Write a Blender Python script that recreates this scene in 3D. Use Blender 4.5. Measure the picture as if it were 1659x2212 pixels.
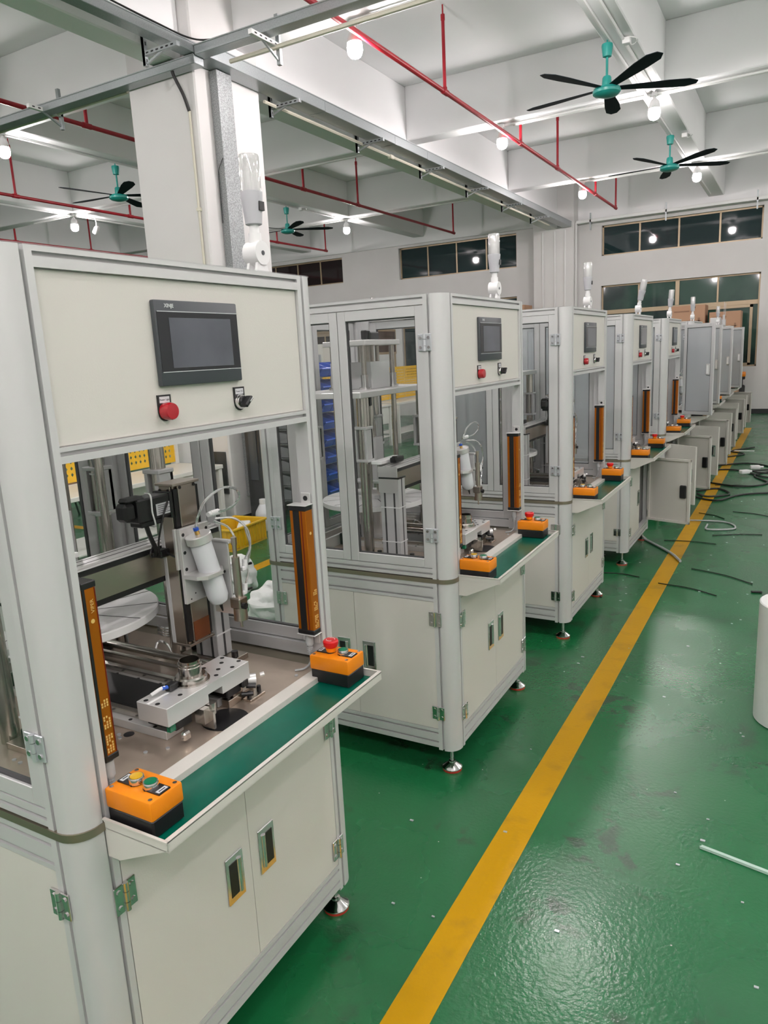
import bpy, bmesh, math, random
from mathutils import Vector, Matrix
random.seed(7)
for _o in list(bpy.data.objects): bpy.data.objects.remove(_o)
SC = bpy.context.scene
COL = SC.collection
PI = math.pi

# ------------------------------------------------------------------ camera
cam_d = bpy.data.cameras.new('camera'); cam = bpy.data.objects.new('camera', cam_d); COL.objects.link(cam)
RR, UU, FF = Vector((0.87180643, 0.48727708, -0.05014563)), Vector((-0.05926899, 0.20654639, 0.97664004)), Vector((-0.48625171, 0.84846899, -0.20894889))
cam.matrix_world = Matrix(((RR.x, UU.x, -FF.x, 1.1539), (RR.y, UU.y, -FF.y, -0.8432), (RR.z, UU.z, -FF.z, 1.7113), (0, 0, 0, 1)))
cam_d.sensor_fit = 'VERTICAL'; cam_d.sensor_height = 24.0; cam_d.lens = 24.0 * 1573.2253 / 2212.0
cam_d.clip_start = 0.05; cam_d.clip_end = 100
SC.camera = cam

# ------------------------------------------------------------------ world and exposure
world = bpy.data.worlds.new('night_outside'); SC.world = world; world.use_nodes = True
world.node_tree.nodes['Background'].inputs[0].default_value = (0.02, 0.03, 0.045, 1)
world.node_tree.nodes['Background'].inputs[1].default_value = 0.3
SC.view_settings.view_transform = 'Standard'; SC.view_settings.look = 'None'
SC.view_settings.gamma = 1.0; SC.view_settings.use_curve_mapping = False
SC.view_settings.exposure = 1.02
BULB_STRENGTH = 150.0
SC.cycles.max_bounces = 9; SC.cycles.diffuse_bounces = 5; SC.cycles.glossy_bounces = 4
SC.cycles.transmission_bounces = 6; SC.cycles.transparent_max_bounces = 24
SC.cycles.sample_clamp_indirect = 6.0; SC.cycles.use_denoising = True
SC.cycles.caustics_reflective = False; SC.cycles.caustics_refractive = False

# ------------------------------------------------------------------ materials
MATS = {}
def mat(name, col, rough=0.5, metal=0.0, spec=0.5, emit=None, estr=0.0, coat=0.0, bump=None, mottle=None, trans=0.0, alpha=1.0, aniso=0.0):
    m = bpy.data.materials.new(name); m.use_nodes = True
    nt = m.node_tree; b = nt.nodes['Principled BSDF']
    b.inputs['Base Color'].default_value = (*col, 1)
    b.inputs['Roughness'].default_value = rough; b.inputs['Metallic'].default_value = metal
    b.inputs['Specular IOR Level'].default_value = spec
    if coat: b.inputs['Coat Weight'].default_value = coat; b.inputs['Coat Roughness'].default_value = 0.1
    if emit: b.inputs['Emission Color'].default_value = (*emit, 1); b.inputs['Emission Strength'].default_value = estr
    if trans: b.inputs['Transmission Weight'].default_value = trans
    if aniso: b.inputs['Anisotropic'].default_value = aniso
    tc = None
    if bump or mottle:
        tc = nt.nodes.new('ShaderNodeTexCoord')
    if bump:
        sc_, st = bump[0], bump[1]
        mp = nt.nodes.new('ShaderNodeMapping'); nt.links.new(tc.outputs['Object'], mp.inputs[0])
        if len(bump) > 2: mp.inputs['Scale'].default_value = bump[2]
        n = nt.nodes.new('ShaderNodeTexNoise'); n.inputs['Scale'].default_value = sc_; n.inputs['Detail'].default_value = 3
        nt.links.new(mp.outputs[0], n.inputs['Vector'])
        bp = nt.nodes.new('ShaderNodeBump'); bp.inputs['Strength'].default_value = st; bp.inputs['Distance'].default_value = 0.004
        nt.links.new(n.outputs[0], bp.inputs['Height']); nt.links.new(bp.outputs[0], b.inputs['Normal'])
    if mottle:
        sc_, c2, lo, hi = mottle[:4]
        mp = nt.nodes.new('ShaderNodeMapping'); nt.links.new(tc.outputs['Object'], mp.inputs[0])
        if len(mottle) > 4: mp.inputs['Scale'].default_value = mottle[4]
        n = nt.nodes.new('ShaderNodeTexNoise'); n.inputs['Scale'].default_value = sc_; n.inputs['Detail'].default_value = 5
        nt.links.new(mp.outputs[0], n.inputs['Vector'])
        r = nt.nodes.new('ShaderNodeMapRange'); r.inputs[1].default_value = lo; r.inputs[2].default_value = hi
        nt.links.new(n.outputs[0], r.inputs[0])
        mx = nt.nodes.new('ShaderNodeMix'); mx.data_type = 'RGBA'
        mx.inputs[6].default_value = (*col, 1); mx.inputs[7].default_value = (*c2, 1)
        nt.links.new(r.outputs[0], mx.inputs[0]); nt.links.new(mx.outputs[2], b.inputs['Base Color'])
    MATS[name] = m
    return m

def glassy(name, tint, refl=0.08, haze=0.0, hazecol=(.8, .82, .85)):
    """thin clear sheet: see-through with a mirror reflection; haze adds a milky film"""
    m = bpy.data.materials.new(name); m.use_nodes = True; nt = m.node_tree
    for n in list(nt.nodes):
        if n.type != 'OUTPUT_MATERIAL': nt.nodes.remove(n)
    out = [n for n in nt.nodes if n.type == 'OUTPUT_MATERIAL'][0]
    tr = nt.nodes.new('ShaderNodeBsdfTransparent'); tr.inputs[0].default_value = (*tint, 1)
    gl = nt.nodes.new('ShaderNodeBsdfGlossy'); gl.inputs['Roughness'].default_value = 0.03; gl.inputs[0].default_value = (.9, .9, .9, 1)
    lw = nt.nodes.new('ShaderNodeLayerWeight'); lw.inputs[0].default_value = 0.5
    pw = nt.nodes.new('ShaderNodeMath'); pw.operation = 'POWER'; pw.inputs[1].default_value = 4.0
    nt.links.new(lw.outputs['Facing'], pw.inputs[0])
    mu = nt.nodes.new('ShaderNodeMath'); mu.operation = 'MULTIPLY_ADD'; mu.inputs[1].default_value = 0.6; mu.inputs[2].default_value = refl * 0.5
    nt.links.new(pw.outputs[0], mu.inputs[0])
    last = tr
    if haze:
        df = nt.nodes.new('ShaderNodeBsdfDiffuse'); df.inputs[0].default_value = (*hazecol, 1)
        tl = nt.nodes.new('ShaderNodeBsdfTranslucent'); tl.inputs[0].default_value = (*hazecol, 1)
        ad = nt.nodes.new('ShaderNodeMixShader'); ad.inputs[0].default_value = 0.4
        nt.links.new(df.outputs[0], ad.inputs[1]); nt.links.new(tl.outputs[0], ad.inputs[2])
        h = nt.nodes.new('ShaderNodeMixShader'); h.inputs[0].default_value = haze
        nt.links.new(tr.outputs[0], h.inputs[1]); nt.links.new(ad.outputs[0], h.inputs[2]); last = h
    mx = nt.nodes.new('ShaderNodeMixShader')
    nt.links.new(mu.outputs[0], mx.inputs[0]); nt.links.new(last.outputs[0], mx.inputs[1]); nt.links.new(gl.outputs[0], mx.inputs[2])
    nt.links.new(mx.outputs[0], out.inputs[0])
    MATS[name] = m; return m

ALU = mat('aluminium_anodised', (0.59, 0.59, 0.59), 0.42, 0.25, 0.5, bump=(60, 0.02))
ALU2 = mat('aluminium_milled', (0.72, 0.71, 0.70), 0.33, 0.55, bump=(90, 0.05, (1, 12, 1)))
DISC = mat('aluminium_disc', (0.88, 0.88, 0.87), 0.45, 0.1)
SLOT = mat('extrusion_groove', (0.07, 0.07, 0.073), 0.6, 0.3)
CREAM = mat('cream_powder_coat', (0.63, 0.61, 0.565), 0.38, 0, 0.5, bump=(260, 0.06))
WHITEP = mat('white_plastic', (0.80, 0.80, 0.80), 0.3)
STEEL = mat('brushed_steel', (0.46, 0.41, 0.355), 0.31, 1.0, bump=(30, 0.04, (1, 1, 10)))
ROD = mat('polished_steel_rod', (0.50, 0.47, 0.43), 0.22, 0.9)
RINGM = mat('turned_steel', (0.42, 0.40, 0.37), 0.2, 1.0)
CHROME = mat('chrome', (0.68, 0.66, 0.66), 0.12, 1.0)
HINGE = mat('hinge_zinc', (0.60, 0.62, 0.65), 0.3, 0.6)
TABLE = mat('ground_steel_plate', (0.52, 0.43, 0.35), 0.30, 0.55, mottle=(3.5, (0.33, 0.27, 0.22), 0.42, 0.68), bump=(14, 0.06))
BAND = mat('plate_edge_steel', (0.30, 0.265, 0.20), 0.36, 0.8)
BLACK = mat('black_plastic', (0.009, 0.009, 0.010), 0.4)
BLACKG = mat('black_gloss', (0.012, 0.014, 0.018), 0.08, 0, 0.6)
GREYBZ = mat('bezel_grey', (0.055, 0.062, 0.070), 0.38)
SCREEN = mat('display_off', (0.10, 0.107, 0.13), 0.12, 0, 0.6, mottle=(9, (0.08, 0.086, 0.105), 0.35, 0.7))
ORANGE = mat('orange_plastic', (0.85, 0.25, 0.004), 0.4, bump=(400, 0.08))
CURT = mat('orange_anodised', (0.50, 0.14, 0.006), 0.3, 0.6)
CURTD = mat('orange_groove', (0.20, 0.02, 0.01), 0.35, 0.4)
GOLD = mat('gold_print', (0.80, 0.52, 0.16), 0.4, 0.2)
RED = mat('red_plastic', (0.62, 0.008, 0.012), 0.3)
REDLENS = mat('red_lens', (0.40, 0.002, 0.012), 0.12, 0, 0.6, coat=0.5)
GREENB = mat('green_button', (0.0, 0.16, 0.07), 0.25)
YELB = mat('yellow_button', (0.62, 0.36, 0.01), 0.3)
MATG = mat('green_esd_mat', (0.0, 0.112, 0.070), 0.25, 0, 0.32, bump=(8, 0.05), mottle=(5, (0.0, 0.085, 0.055), 0.4, 0.7))
PAPER = mat('label_paper', (0.62, 0.62, 0.64), 0.5)
INK = mat('label_ink', (0.05, 0.05, 0.06), 0.6)
SILVPR = mat('silver_print', (0.55, 0.57, 0.58), 0.4)
CLEAR = glassy('clear_acrylic', (0.985, 0.99, 0.99), 0.05)
FILM = glassy('filmed_acrylic', (0.9, 0.92, 0.93), 0.05, haze=0.78, hazecol=(.62, .64, .66))
HALF = glassy('misty_acrylic', (0.9, 0.92, 0.93), 0.05, haze=0.35, hazecol=(.62, .64, .66))
BROWNG = glassy('clear_tube', (0.86, 0.87, 0.88), 0.9, haze=0.28, hazecol=(.9, .9, .9))
LENS = glassy('clear_lens', (0.96, 0.96, 0.96), 0.4, haze=0.38, hazecol=(.9, .9, .9))
FROST = mat('frosted_plastic', (0.64, 0.66, 0.68), 0.45, 0, 0.5, trans=0.0)
BLUEF = mat('blue_fitting', (0.02, 0.10, 0.55), 0.4)
WHITEG = mat('white_glossy_plastic', (0.78, 0.80, 0.82), 0.25)
BRASS = mat('brass', (0.60, 0.38, 0.12), 0.25, 1.0)
COPPER = mat('copper_reflection_plate', (0.50, 0.20, 0.10), 0.25, 0.95)
PADRED = mat('red_rubber', (0.42, 0.03, 0.015), 0.6)
TEAL = mat('teal_enamel', (0.02, 0.30, 0.26), 0.35)
BLADE = mat('fan_blade_dark', (0.012, 0.020, 0.026), 0.8, 0, 0.15)
PIPERED = mat('sprinkler_red', (0.42, 0.012, 0.025), 0.35, mottle=(6, (0.28, 0.01, 0.02), 0.4, 0.7))
GALV = mat('galvanised_steel', (0.42, 0.45, 0.46), 0.38, 0.6, mottle=(90, (0.37, 0.40, 0.41), 0.4, 0.6))
GALVS = mat('galvanised_spangle', (0.38, 0.40, 0.405), 0.45, 0.5, mottle=(95, (0.24, 0.255, 0.255), 0.42, 0.58))
PAINTW = mat('white_wall_paint', (0.70, 0.69, 0.68), 0.8, mottle=(1.2, (0.66, 0.65, 0.635), 0.4, 0.75))
CEILW = mat('ceiling_paint', (0.86, 0.86, 0.865), 0.85, mottle=(0.8, (0.82, 0.82, 0.825), 0.4, 0.75))
PVC = mat('cream_conduit', (0.66, 0.63, 0.52), 0.45)
WHITEC = mat('white_conduit', (0.80, 0.80, 0.79), 0.4)
WINGLASS = mat('dark_window_glass', (0.012, 0.030, 0.032), 0.04, 0, 0.6)
WINGREEN = mat('green_window_glass', (0.035, 0.085, 0.065), 0.05, 0, 0.6, mottle=(0.9, (0.012, 0.032, 0.03), 0.42, 0.62))
WINDARK = mat('brown_window_glass', (0.020, 0.012, 0.013), 0.06, 0, 0.6)
WINFRAME = mat('gold_window_frame', (0.42, 0.33, 0.22), 0.4, 0.4)
BASEB = mat('black_skirting', (0.015, 0.016, 0.018), 0.5)
YPEG = mat('yellow_pegboard', (0.80, 0.47, 0.01), 0.45)
BLUEBIN = mat('blue_bin_plastic', (0.02, 0.09, 0.50), 0.3)
GREYBIN = mat('grey_bin_plastic', (0.22, 0.23, 0.24), 0.35)
YCRATE = mat('yellow_crate_plastic', (0.70, 0.43, 0.01), 0.4)
BAG = mat('white_plastic_bag', (0.75, 0.76, 0.75), 0.3, bump=(9, 0.6))
CARD = mat('cardboard', (0.46, 0.27, 0.17), 0.8)
CARD2 = mat('cardboard_print', (0.30, 0.17, 0.11), 0.8)
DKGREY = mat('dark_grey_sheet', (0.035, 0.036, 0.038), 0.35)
BENCHW = mat('bench_white', (0.70, 0.70, 0.66), 0.4)
BULBW = mat('bulb_housing', (0.75, 0.75, 0.75), 0.35)
BULBG = mat('bulb_glow', (1, 1, 1), 0.4, emit=(1.0, 0.925, 0.925), estr=BULB_STRENGTH)
FOAM = mat('foam_roll_white', (0.72, 0.73, 0.72), 0.45, bump=(30, 0.2))
CABLEB = mat('black_cable', (0.012, 0.012, 0.012), 0.45)
CABLEG = mat('grey_cable', (0.40, 0.42, 0.42), 0.45)
STRAPM = mat('clear_strap_plastic', (0.45, 0.60, 0.52), 0.25)
CORN = mat('corner_profile_aluminium', (0.60, 0.60, 0.60), 0.40, 0.2, bump=(60, 0.02))

def floor_material():
    m = bpy.data.materials.new('green_epoxy_floor'); m.use_nodes = True; nt = m.node_tree; b = nt.nodes['Principled BSDF']
    tc = nt.nodes.new('ShaderNodeTexCoord')
    def noise(s, d=4):
        n = nt.nodes.new('ShaderNodeTexNoise'); n.inputs['Scale'].default_value = s; n.inputs['Detail'].default_value = d
        nt.links.new(tc.outputs['Object'], n.inputs['Vector']); return n
    def rng(src, a, b_, c=0.0, d=1.0):
        r = nt.nodes.new('ShaderNodeMapRange'); r.inputs[1].default_value = a; r.inputs[2].default_value = b_
        r.interpolation_type = 'SMOOTHSTEP'; r.inputs[3].default_value = c; r.inputs[4].default_value = d; nt.links.new(src, r.inputs[0]); return r
    def mix(f, a, c2):
        mx = nt.nodes.new('ShaderNodeMix'); mx.data_type = 'RGBA'
        nt.links.new(f, mx.inputs[0])
        if isinstance(a, tuple): mx.inputs[6].default_value = (*a, 1)
        else: nt.links.new(a, mx.inputs[6])
        mx.inputs[7].default_value = (*c2, 1); return mx.outputs[2]
    c = mix(rng(noise(0.9).outputs[0], .38, .68).outputs[0], (0.008, 0.125, 0.038), (0.011, 0.104, 0.037))
    # worn blackish stains
    a = noise(2.2, 6); a2 = noise(11, 5)
    mul = nt.nodes.new('ShaderNodeMath'); mul.operation = 'MULTIPLY'
    nt.links.new(rng(a.outputs[0], .53, .63).outputs[0], mul.inputs[0]); nt.links.new(rng(a2.outputs[0], .47, .58).outputs[0], mul.inputs[1])
    sc2 = nt.nodes.new('ShaderNodeMath'); sc2.operation = 'MULTIPLY'; sc2.inputs[1].default_value = 0.7; nt.links.new(mul.outputs[0], sc2.inputs[0])
    c = mix(sc2.outputs[0], c, (0.022, 0.040, 0.025))
    # tiny pale specks
    v = nt.nodes.new('ShaderNodeTexVoronoi'); v.inputs['Scale'].default_value = 9; nt.links.new(tc.outputs['Object'], v.inputs['Vector'])
    c = mix(rng(v.outputs['Distance'], 0.030, 0.018).outputs[0], c, (0.40, 0.45, 0.40))
    nt.links.new(c, b.inputs['Base Color'])
    rr = rng(noise(1.6).outputs[0], .30, .75, .22, .33); nt.links.new(rr.outputs[0], b.inputs['Roughness'])
    b.inputs['Specular IOR Level'].default_value = 0.75
    n1 = noise(70, 2); n2 = noise(7, 3)
    ad = nt.nodes.new('ShaderNodeMath'); ad.operation = 'MULTIPLY_ADD'; ad.inputs[1].default_value = 0.8
    nt.links.new(n2.outputs[0], ad.inputs[0]); nt.links.new(n1.outputs[0], ad.inputs[2])
    bp = nt.nodes.new('ShaderNodeBump'); bp.inputs['Strength'].default_value = 0.40; bp.inputs['Distance'].default_value = 0.003
    nt.links.new(ad.outputs[0], bp.inputs['Height']); nt.links.new(bp.outputs[0], b.inputs['Normal'])
    return m
FLOORM = floor_material()
LINEM = mat('yellow_line_paint', (0.50, 0.265, 0.0), 0.38, 0, 0.3, mottle=(6, (0.36, 0.20, 0.01), 0.55, 0.72), bump=(90, 0.2))

# ------------------------------------------------------------------ mesh builder
class MB:
    def __init__(s): s.bm = bmesh.new(); s.mi = 0
    def _tag(s, faces):
        for f in faces: f.material_index = s.mi
    def m(s, i): s.mi = i; return s
    def box(s, x0, x1, y0, y1, z0, z1, bev=0.0, seg=1):
        if x0 > x1: x0, x1 = x1, x0
        if y0 > y1: y0, y1 = y1, y0
        if z0 > z1: z0, z1 = z1, z0
        c = Vector(((x0 + x1) / 2, (y0 + y1) / 2, (z0 + z1) / 2))
        M = Matrix.Translation(c) @ Matrix.Diagonal((x1 - x0, y1 - y0, z1 - z0, 1))
        r = bmesh.ops.create_cube(s.bm, size=1.0, matrix=M); vs = r['verts']
        fs = set(f for v in vs for f in v.link_faces)
        s._tag(fs)
        if bev > 0:
            es = list(set(e for v in vs for e in v.link_edges))
            q = bmesh.ops.bevel(s.bm, geom=es, offset=min(bev, .49 * min(x1 - x0, y1 - y0, z1 - z0)), segments=seg, affect='EDGES', profile=0.5)
            s._tag(q['faces'])
        return s
    def cyl(s, p0, p1, r0, r1=None, n=16, caps=True):
        p0 = Vector(p0); p1 = Vector(p1); r1 = r0 if r1 is None else r1
        d = p1 - p0; L = d.length
        if L < 1e-7: return s
        M = Matrix.Translation((p0 + p1) / 2) @ d.to_track_quat('Z', 'Y').to_matrix().to_4x4()
        r = bmesh.ops.create_cone(s.bm, cap_ends=caps, cap_tris=False, segments=n, radius1=r0, radius2=r1, depth=L, matrix=M)
        s._tag(set(f for v in r['verts'] for f in v.link_faces)); return s
    def tube(s, pts, r, n=8, close=False):
        pts = [Vector(p) for p in pts]; rings = []; up = None
        for i, p in enumerate(pts):
            a = pts[max(i - 1, 0)]; b = pts[min(i + 1, len(pts) - 1)]
            t = (b - a).normalized()
            if up is None: up = t.orthogonal().normalized()
            up = (up - t * up.dot(t)).normalized(); w = t.cross(up)
            rings.append([s.bm.verts.new(p + (up * math.cos(2 * PI * k / n) + w * math.sin(2 * PI * k / n)) * r) for k in range(n)])
        fs = []
        for i in range(len(rings) - 1):
            for k in range(n):
                fs.append(s.bm.faces.new((rings[i][k], rings[i][(k + 1) % n], rings[i + 1][(k + 1) % n], rings[i + 1][k])))
        fs.append(s.bm.faces.new(rings[0][::-1])); fs.append(s.bm.faces.new(rings[-1]))
        s._tag(fs); return s
    def prism(s, poly, axis, a, b):
        """extrude 2D polygon along axis: z -> (x,y) ; x -> (y,z) ; y -> (x,z)"""
        def P(p, t):
            return {'z': (p[0], p[1], t), 'x': (t, p[0], p[1]), 'y': (p[0], t, p[1])}[axis]
        A = [s.bm.verts.new(P(p, a)) for p in poly]; B = [s.bm.verts.new(P(p, b)) for p in poly]
        n = len(poly); fs = [s.bm.faces.new(A[::-1]), s.bm.faces.new(B)]
        for i in range(n): fs.append(s.bm.faces.new((A[i], A[(i + 1) % n], B[(i + 1) % n], B[i])))
        s._tag(fs); return s
    def lathe(s, prof, c=(0, 0, 0), n=24, axis='z', M=None):
        c = Vector(c); rings = []
        for (r, h) in prof:
            ring = []
            for k in range(n):
                a = 2 * PI * k / n; u, v = r * math.cos(a), r * math.sin(a)
                q = {'z': Vector((u, v, h)), 'x': Vector((h, u, v)), 'y': Vector((v, h, u))}[axis]
                if M is not None: q = M @ q
                ring.append(s.bm.verts.new(q + c))
            rings.append(ring)
        fs = []
        for i in range(len(rings) - 1):
            for k in range(n):
                fs.append(s.bm.faces.new((rings[i][k], rings[i][(k + 1) % n], rings[i + 1][(k + 1) % n], rings[i + 1][k])))
        if prof[0][0] > 1e-6: fs.append(s.bm.faces.new(rings[0][::-1]))
        if prof[-1][0] > 1e-6: fs.append(s.bm.faces.new(rings[-1]))
        s._tag(fs); return s
    def face(s, pts):
        f = s.bm.faces.new([s.bm.verts.new(p) for p in pts]); s._tag([f]); return s
    def xf(s, M):
        s.bm.transform(M); return s
    def mesh(s, name, mats, smooth=True):
        if not isinstance(mats, (list, tuple)): mats = [mats]
        bmesh.ops.remove_doubles(s.bm, verts=s.bm.verts, dist=1e-6)
        bmesh.ops.recalc_face_normals(s.bm, faces=s.bm.faces)
        me = bpy.data.meshes.new(name); s.bm.to_mesh(me); s.bm.free()
        for m_ in mats: me.materials.append(m_)
        if smooth:
            me.shade_smooth(); me.set_sharp_from_angle(angle=math.radians(34))
        return me
    def build(s, name, mats, parent=None, loc=None, rotz=0, smooth=True):
        o = bpy.data.objects.new(name, s.mesh(name, mats, smooth)); COL.objects.link(o)
        if parent is not None: o.parent = parent
        if loc is not None: o.location = loc
        if rotz: o.rotation_euler = (0, 0, rotz)
        return o

def tag(o, label=None, cat=None, group=None, kind=None):
    if label: o['label'] = label
    if cat: o['category'] = cat
    if group: o['group'] = group
    if kind: o['kind'] = kind
    return o
def thing(name, label, cat, loc=(0, 0, 0), rotz=0, group=None):
    o = bpy.data.objects.new(name, None); COL.objects.link(o); o.location = loc; o.rotation_euler = (0, 0, rotz)
    o.empty_display_size = 0.1
    return tag(o, label, cat, group)
def copy_tree(o, parent=None):
    c = o.copy(); COL.objects.link(c)
    if parent is not None: c.parent = parent
    for ch in list(o.children): copy_tree(ch, c)
    return c
def bez(pts, n=8):
    """Catmull-Rom through pts"""
    P = [Vector(p) for p in pts]; P = [P[0] * 2 - P[1]] + P + [P[-1] * 2 - P[-2]]; out = []
    for i in range(1, len(P) - 2):
        for k in range(n):
            t = k / n; a, b, c, d = P[i - 1], P[i], P[i + 1], P[i + 2]
            out.append(0.5 * ((2 * b) + (-a + c) * t + (2 * a - 5 * b + 4 * c - d) * t * t + (-a + 3 * b - 3 * c + d) * t ** 3))
    out.append(P[-2]); return out
def text(s, size, name, m, parent, loc, rot, extrude=0.0003, align='LEFT', bold=0.0):
    cu = bpy.data.curves.new(name, 'FONT'); cu.body = s; cu.size = size; cu.extrude = extrude; cu.offset = bold
    cu.align_x = align; cu.align_y = 'CENTER'; cu.resolution_u = 2; cu.materials.append(m)
    tmp = bpy.data.objects.new('tmp_text', cu); COL.objects.link(tmp)
    bpy.context.view_layer.update()
    me = bpy.data.meshes.new_from_object(tmp.evaluated_get(bpy.context.evaluated_depsgraph_get()))
    bpy.data.objects.remove(tmp); bpy.data.curves.remove(cu)
    o = bpy.data.objects.new(name, me); COL.objects.link(o); o.parent = parent; o.location = loc; o.rotation_euler = rot
    return o
TF = (PI / 2, 0, PI / 2)      # lettering on a face that looks along +X, reading toward +Y
# ================================================================== the room
XL, XR, YN, YF, ZC = -21.0, 6.5, -5.5, 17.97, 5.56
MB().box(XL, XR, YN, YF, -0.1, 0.0).build('floor', FLOORM)['kind'] = 'structure'
MB().box(XL, XR, YN, YF, ZC, ZC + .1).build('ceiling', CEILW)['kind'] = 'structure'
MB().box(XL - .2, XL, YN, YF, 0, ZC).build('wall_left', PAINTW)['kind'] = 'structure'
MB().box(XR, XR + .2, YN, YF, 0, ZC).build('wall_right', PAINTW)['kind'] = 'structure'
MB().box(XL, XR, YN - .2, YN, 0, ZC).build('wall_near', PAINTW)['kind'] = 'structure'
# far wall with its window openings
wins = [(-13.9, -10.6, 3.86, 4.56), (-8.74, -5.34, 3.77, 4.60), (-3.2, 0.27, 3.815, 4.51), (-3.2, 0.28, 1.07, 3.12), (-8.74, -5.34, 1.07, 3.05), (-13.9, -10.6, 1.07, 3.05), (-18.9, -15.6, 3.86, 4.56)]
def far_wall():
    w = MB()
    xs = sorted(set([XL, XR] + [a for q in wins for a in q[:2]])); zs = sorted(set([0, ZC] + [a for q in wins for a in q[2:]]))
    for i in range(len(xs) - 1):
        runs = []
        for j in range(len(zs) - 1):
            cx, cz = (xs[i] + xs[i + 1]) / 2, (zs[j] + zs[j + 1]) / 2
            if any(a < cx < b and c < cz < d for a, b, c, d in wins): continue
            if runs and abs(runs[-1][1] - zs[j]) < 1e-6: runs[-1][1] = zs[j + 1]
            else: runs.append([zs[j], zs[j + 1]])
        for a, b in runs: w.box(xs[i], xs[i + 1], YF, YF + .24, a, b)
    return w
far_wall().build('wall_far', PAINTW)['kind'] = 'structure'
MB().box(XL, XR, YF + .9, YF + .95, 0, ZC).build('exterior_backdrop', DKGREY)['kind'] = 'structure'
MB().box(-3.25, XR, YF - .012, YF, 0, .105).build('baseboard_far', BASEB)['kind'] = 'structure'
for n, (x0, x1, z0, z1) in enumerate(wins):
    y = YF + .12
    big = n in (3, 4, 5)
    glass = [WINDARK, WINGLASS, WINGLASS, WINGREEN, WINGLASS, WINDARK, WINDARK][n]
    fr = MB()
    t = .035
    fr.box(x0, x1, y - .03, y + .03, z0, z0 + t).box(x0, x1, y - .03, y + .03, z1 - t, z1).box(x0, x0 + t, y - .03, y + .03, z0, z1).box(x1 - t, x1, y - .03, y + .03, z0, z1)
    w = fr.build('window_%d' % (n + 1), WINFRAME); w['kind'] = 'structure'
    if not big:
        nb = 4
        for k in range(1, nb):
            xm = x0 + (x1 - x0) * k / nb
            MB().box(xm - .02, xm + .02, y - .025, y + .025, z0 + t, z1 - t, .003).build('mullion', WINFRAME, w)
        for k in range(nb):
            a, b = x0 + (x1 - x0) * k / nb, x0 + (x1 - x0) * (k + 1) / nb
            MB().box(a + .02, b - .02, y - .005, y + .005, z0 + .02, z1 - .02).build('pane', glass, w)
    else:
        zt = z0 + 1.42
        MB().box(x0 + t, x1 - t, y - .035, y + .035, zt - .05, zt + .05, .004).build('transom', WINFRAME, w)
        for k in range(1, 4):
            xm = x0 + (x1 - x0) * k / 4
            wd = .045 if k == 2 else .02
            MB().box(xm - wd, xm + wd, y - .03, y + .03, zt + .05, z1 - t, .003).build('mullion', WINFRAME, w)
            MB().box(xm - wd, xm + wd, y - .03, y + .03, z0 + t, zt - .05, .003).build('mullion', WINFRAME, w)
        for k in range(4):
            a, b = x0 + (x1 - x0) * k / 4, x0 + (x1 - x0) * (k + 1) / 4
            MB().box(a + .02, b - .02, y - .005, y + .005, zt + .04, z1 - .02).build('pane', glass, w)
            MB().box(a + .02, b - .02, y - .004, y + .006, z0 + .02, zt - .04).build('pane', glass, w)
        # sash of the sliding window at the right end
        sa, sb = x0 + (x1 - x0) * .5, x1 - .13
        s_ = MB()
        for q in ((sa, sa + .05, z0 + .03, zt - .05), (sb - .06, sb, z0 + .03, zt - .05), (sa, sb, z0 + .03, z0 + .08), (sa, sb, zt - .11, zt - .05)):
            s_.box(q[0], q[1], y - .05, y - .028, q[2], q[3])
        s_.build('sliding_sash', WINFRAME, w)
# beams
def beam(x0, x1, y0, y1, z0, nm='ceiling_beam'):
    o = MB().box(x0, x1, y0, y1, z0, ZC, .012).build(nm, CEILW); o['kind'] = 'structure'; return o
beam(-4.42, -4.15, YN, 4.985, 4.53, 'main_beam')
beam(-4.42, -4.15, 5.985, YF, 4.50, 'main_beam')
for (a, b) in ((XL, -4.42), (-4.15, XR)):
    for (y0, y1) in ((-3.0, -2.7), (1.30, 1.58), (5.64, 5.92), (9.65, 9.94), (14.06, 14.36)):
        beam(a, b, y0, y1, 4.82)
    beam(a, b, YF - .06, YF, 4.66, 'wall_beam')
ybs = (5.64, 9.65, 14.06)
for x in (-0.85, -8.23, -11.93, -15.6, 2.95):
    for (a, b) in ((YN, -3.0), (-2.7, 1.30), (1.58, 5.64), (5.92, 9.65), (9.94, 14.06), (14.36, YF - .06)):
        beam(x, x + .32, a, b, 4.815, 'secondary_beam')
# columns
def column(x0, x1, y0, y1, skirt=True):
    c = MB().box(x0, x1, y0, y1, 0, ZC, .015).build('column', PAINTW); c['kind'] = 'structure'
    if skirt:
        MB().box(x0 - .006, x1 + .006, y0 - .006, y1 + .006, 0, .1).build('skirting', BASEB, c)
    return c
c1 = column(-4.9, -4.02, 4.99, 5.98)
MB().box(-4.27, -4.07, 4.975, 4.99, .36, .81, .003).build('switch_panel', DKGREY, c1)
column(-4.75, -3.75, 17.5, YF - .061)
column(-14.8, -13.9, 4.99, 5.98)
column(-14.8, -13.9, 17.5, YF - .061)
for x in (-4.5, -4.2, -3.95):   # thin conduits running up the far column
    MB().tube([(x, 17.48, 1.9), (x, 17.48, 4.45)], .018, 6).build('conduit', WHITEC)['kind'] = 'structure'
MB().tube([(-3.72, 17.6, .4), (-3.72, 17.6, 4.6)], .02, 6).build('conduit', WHITEC)['kind'] = 'structure'
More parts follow.
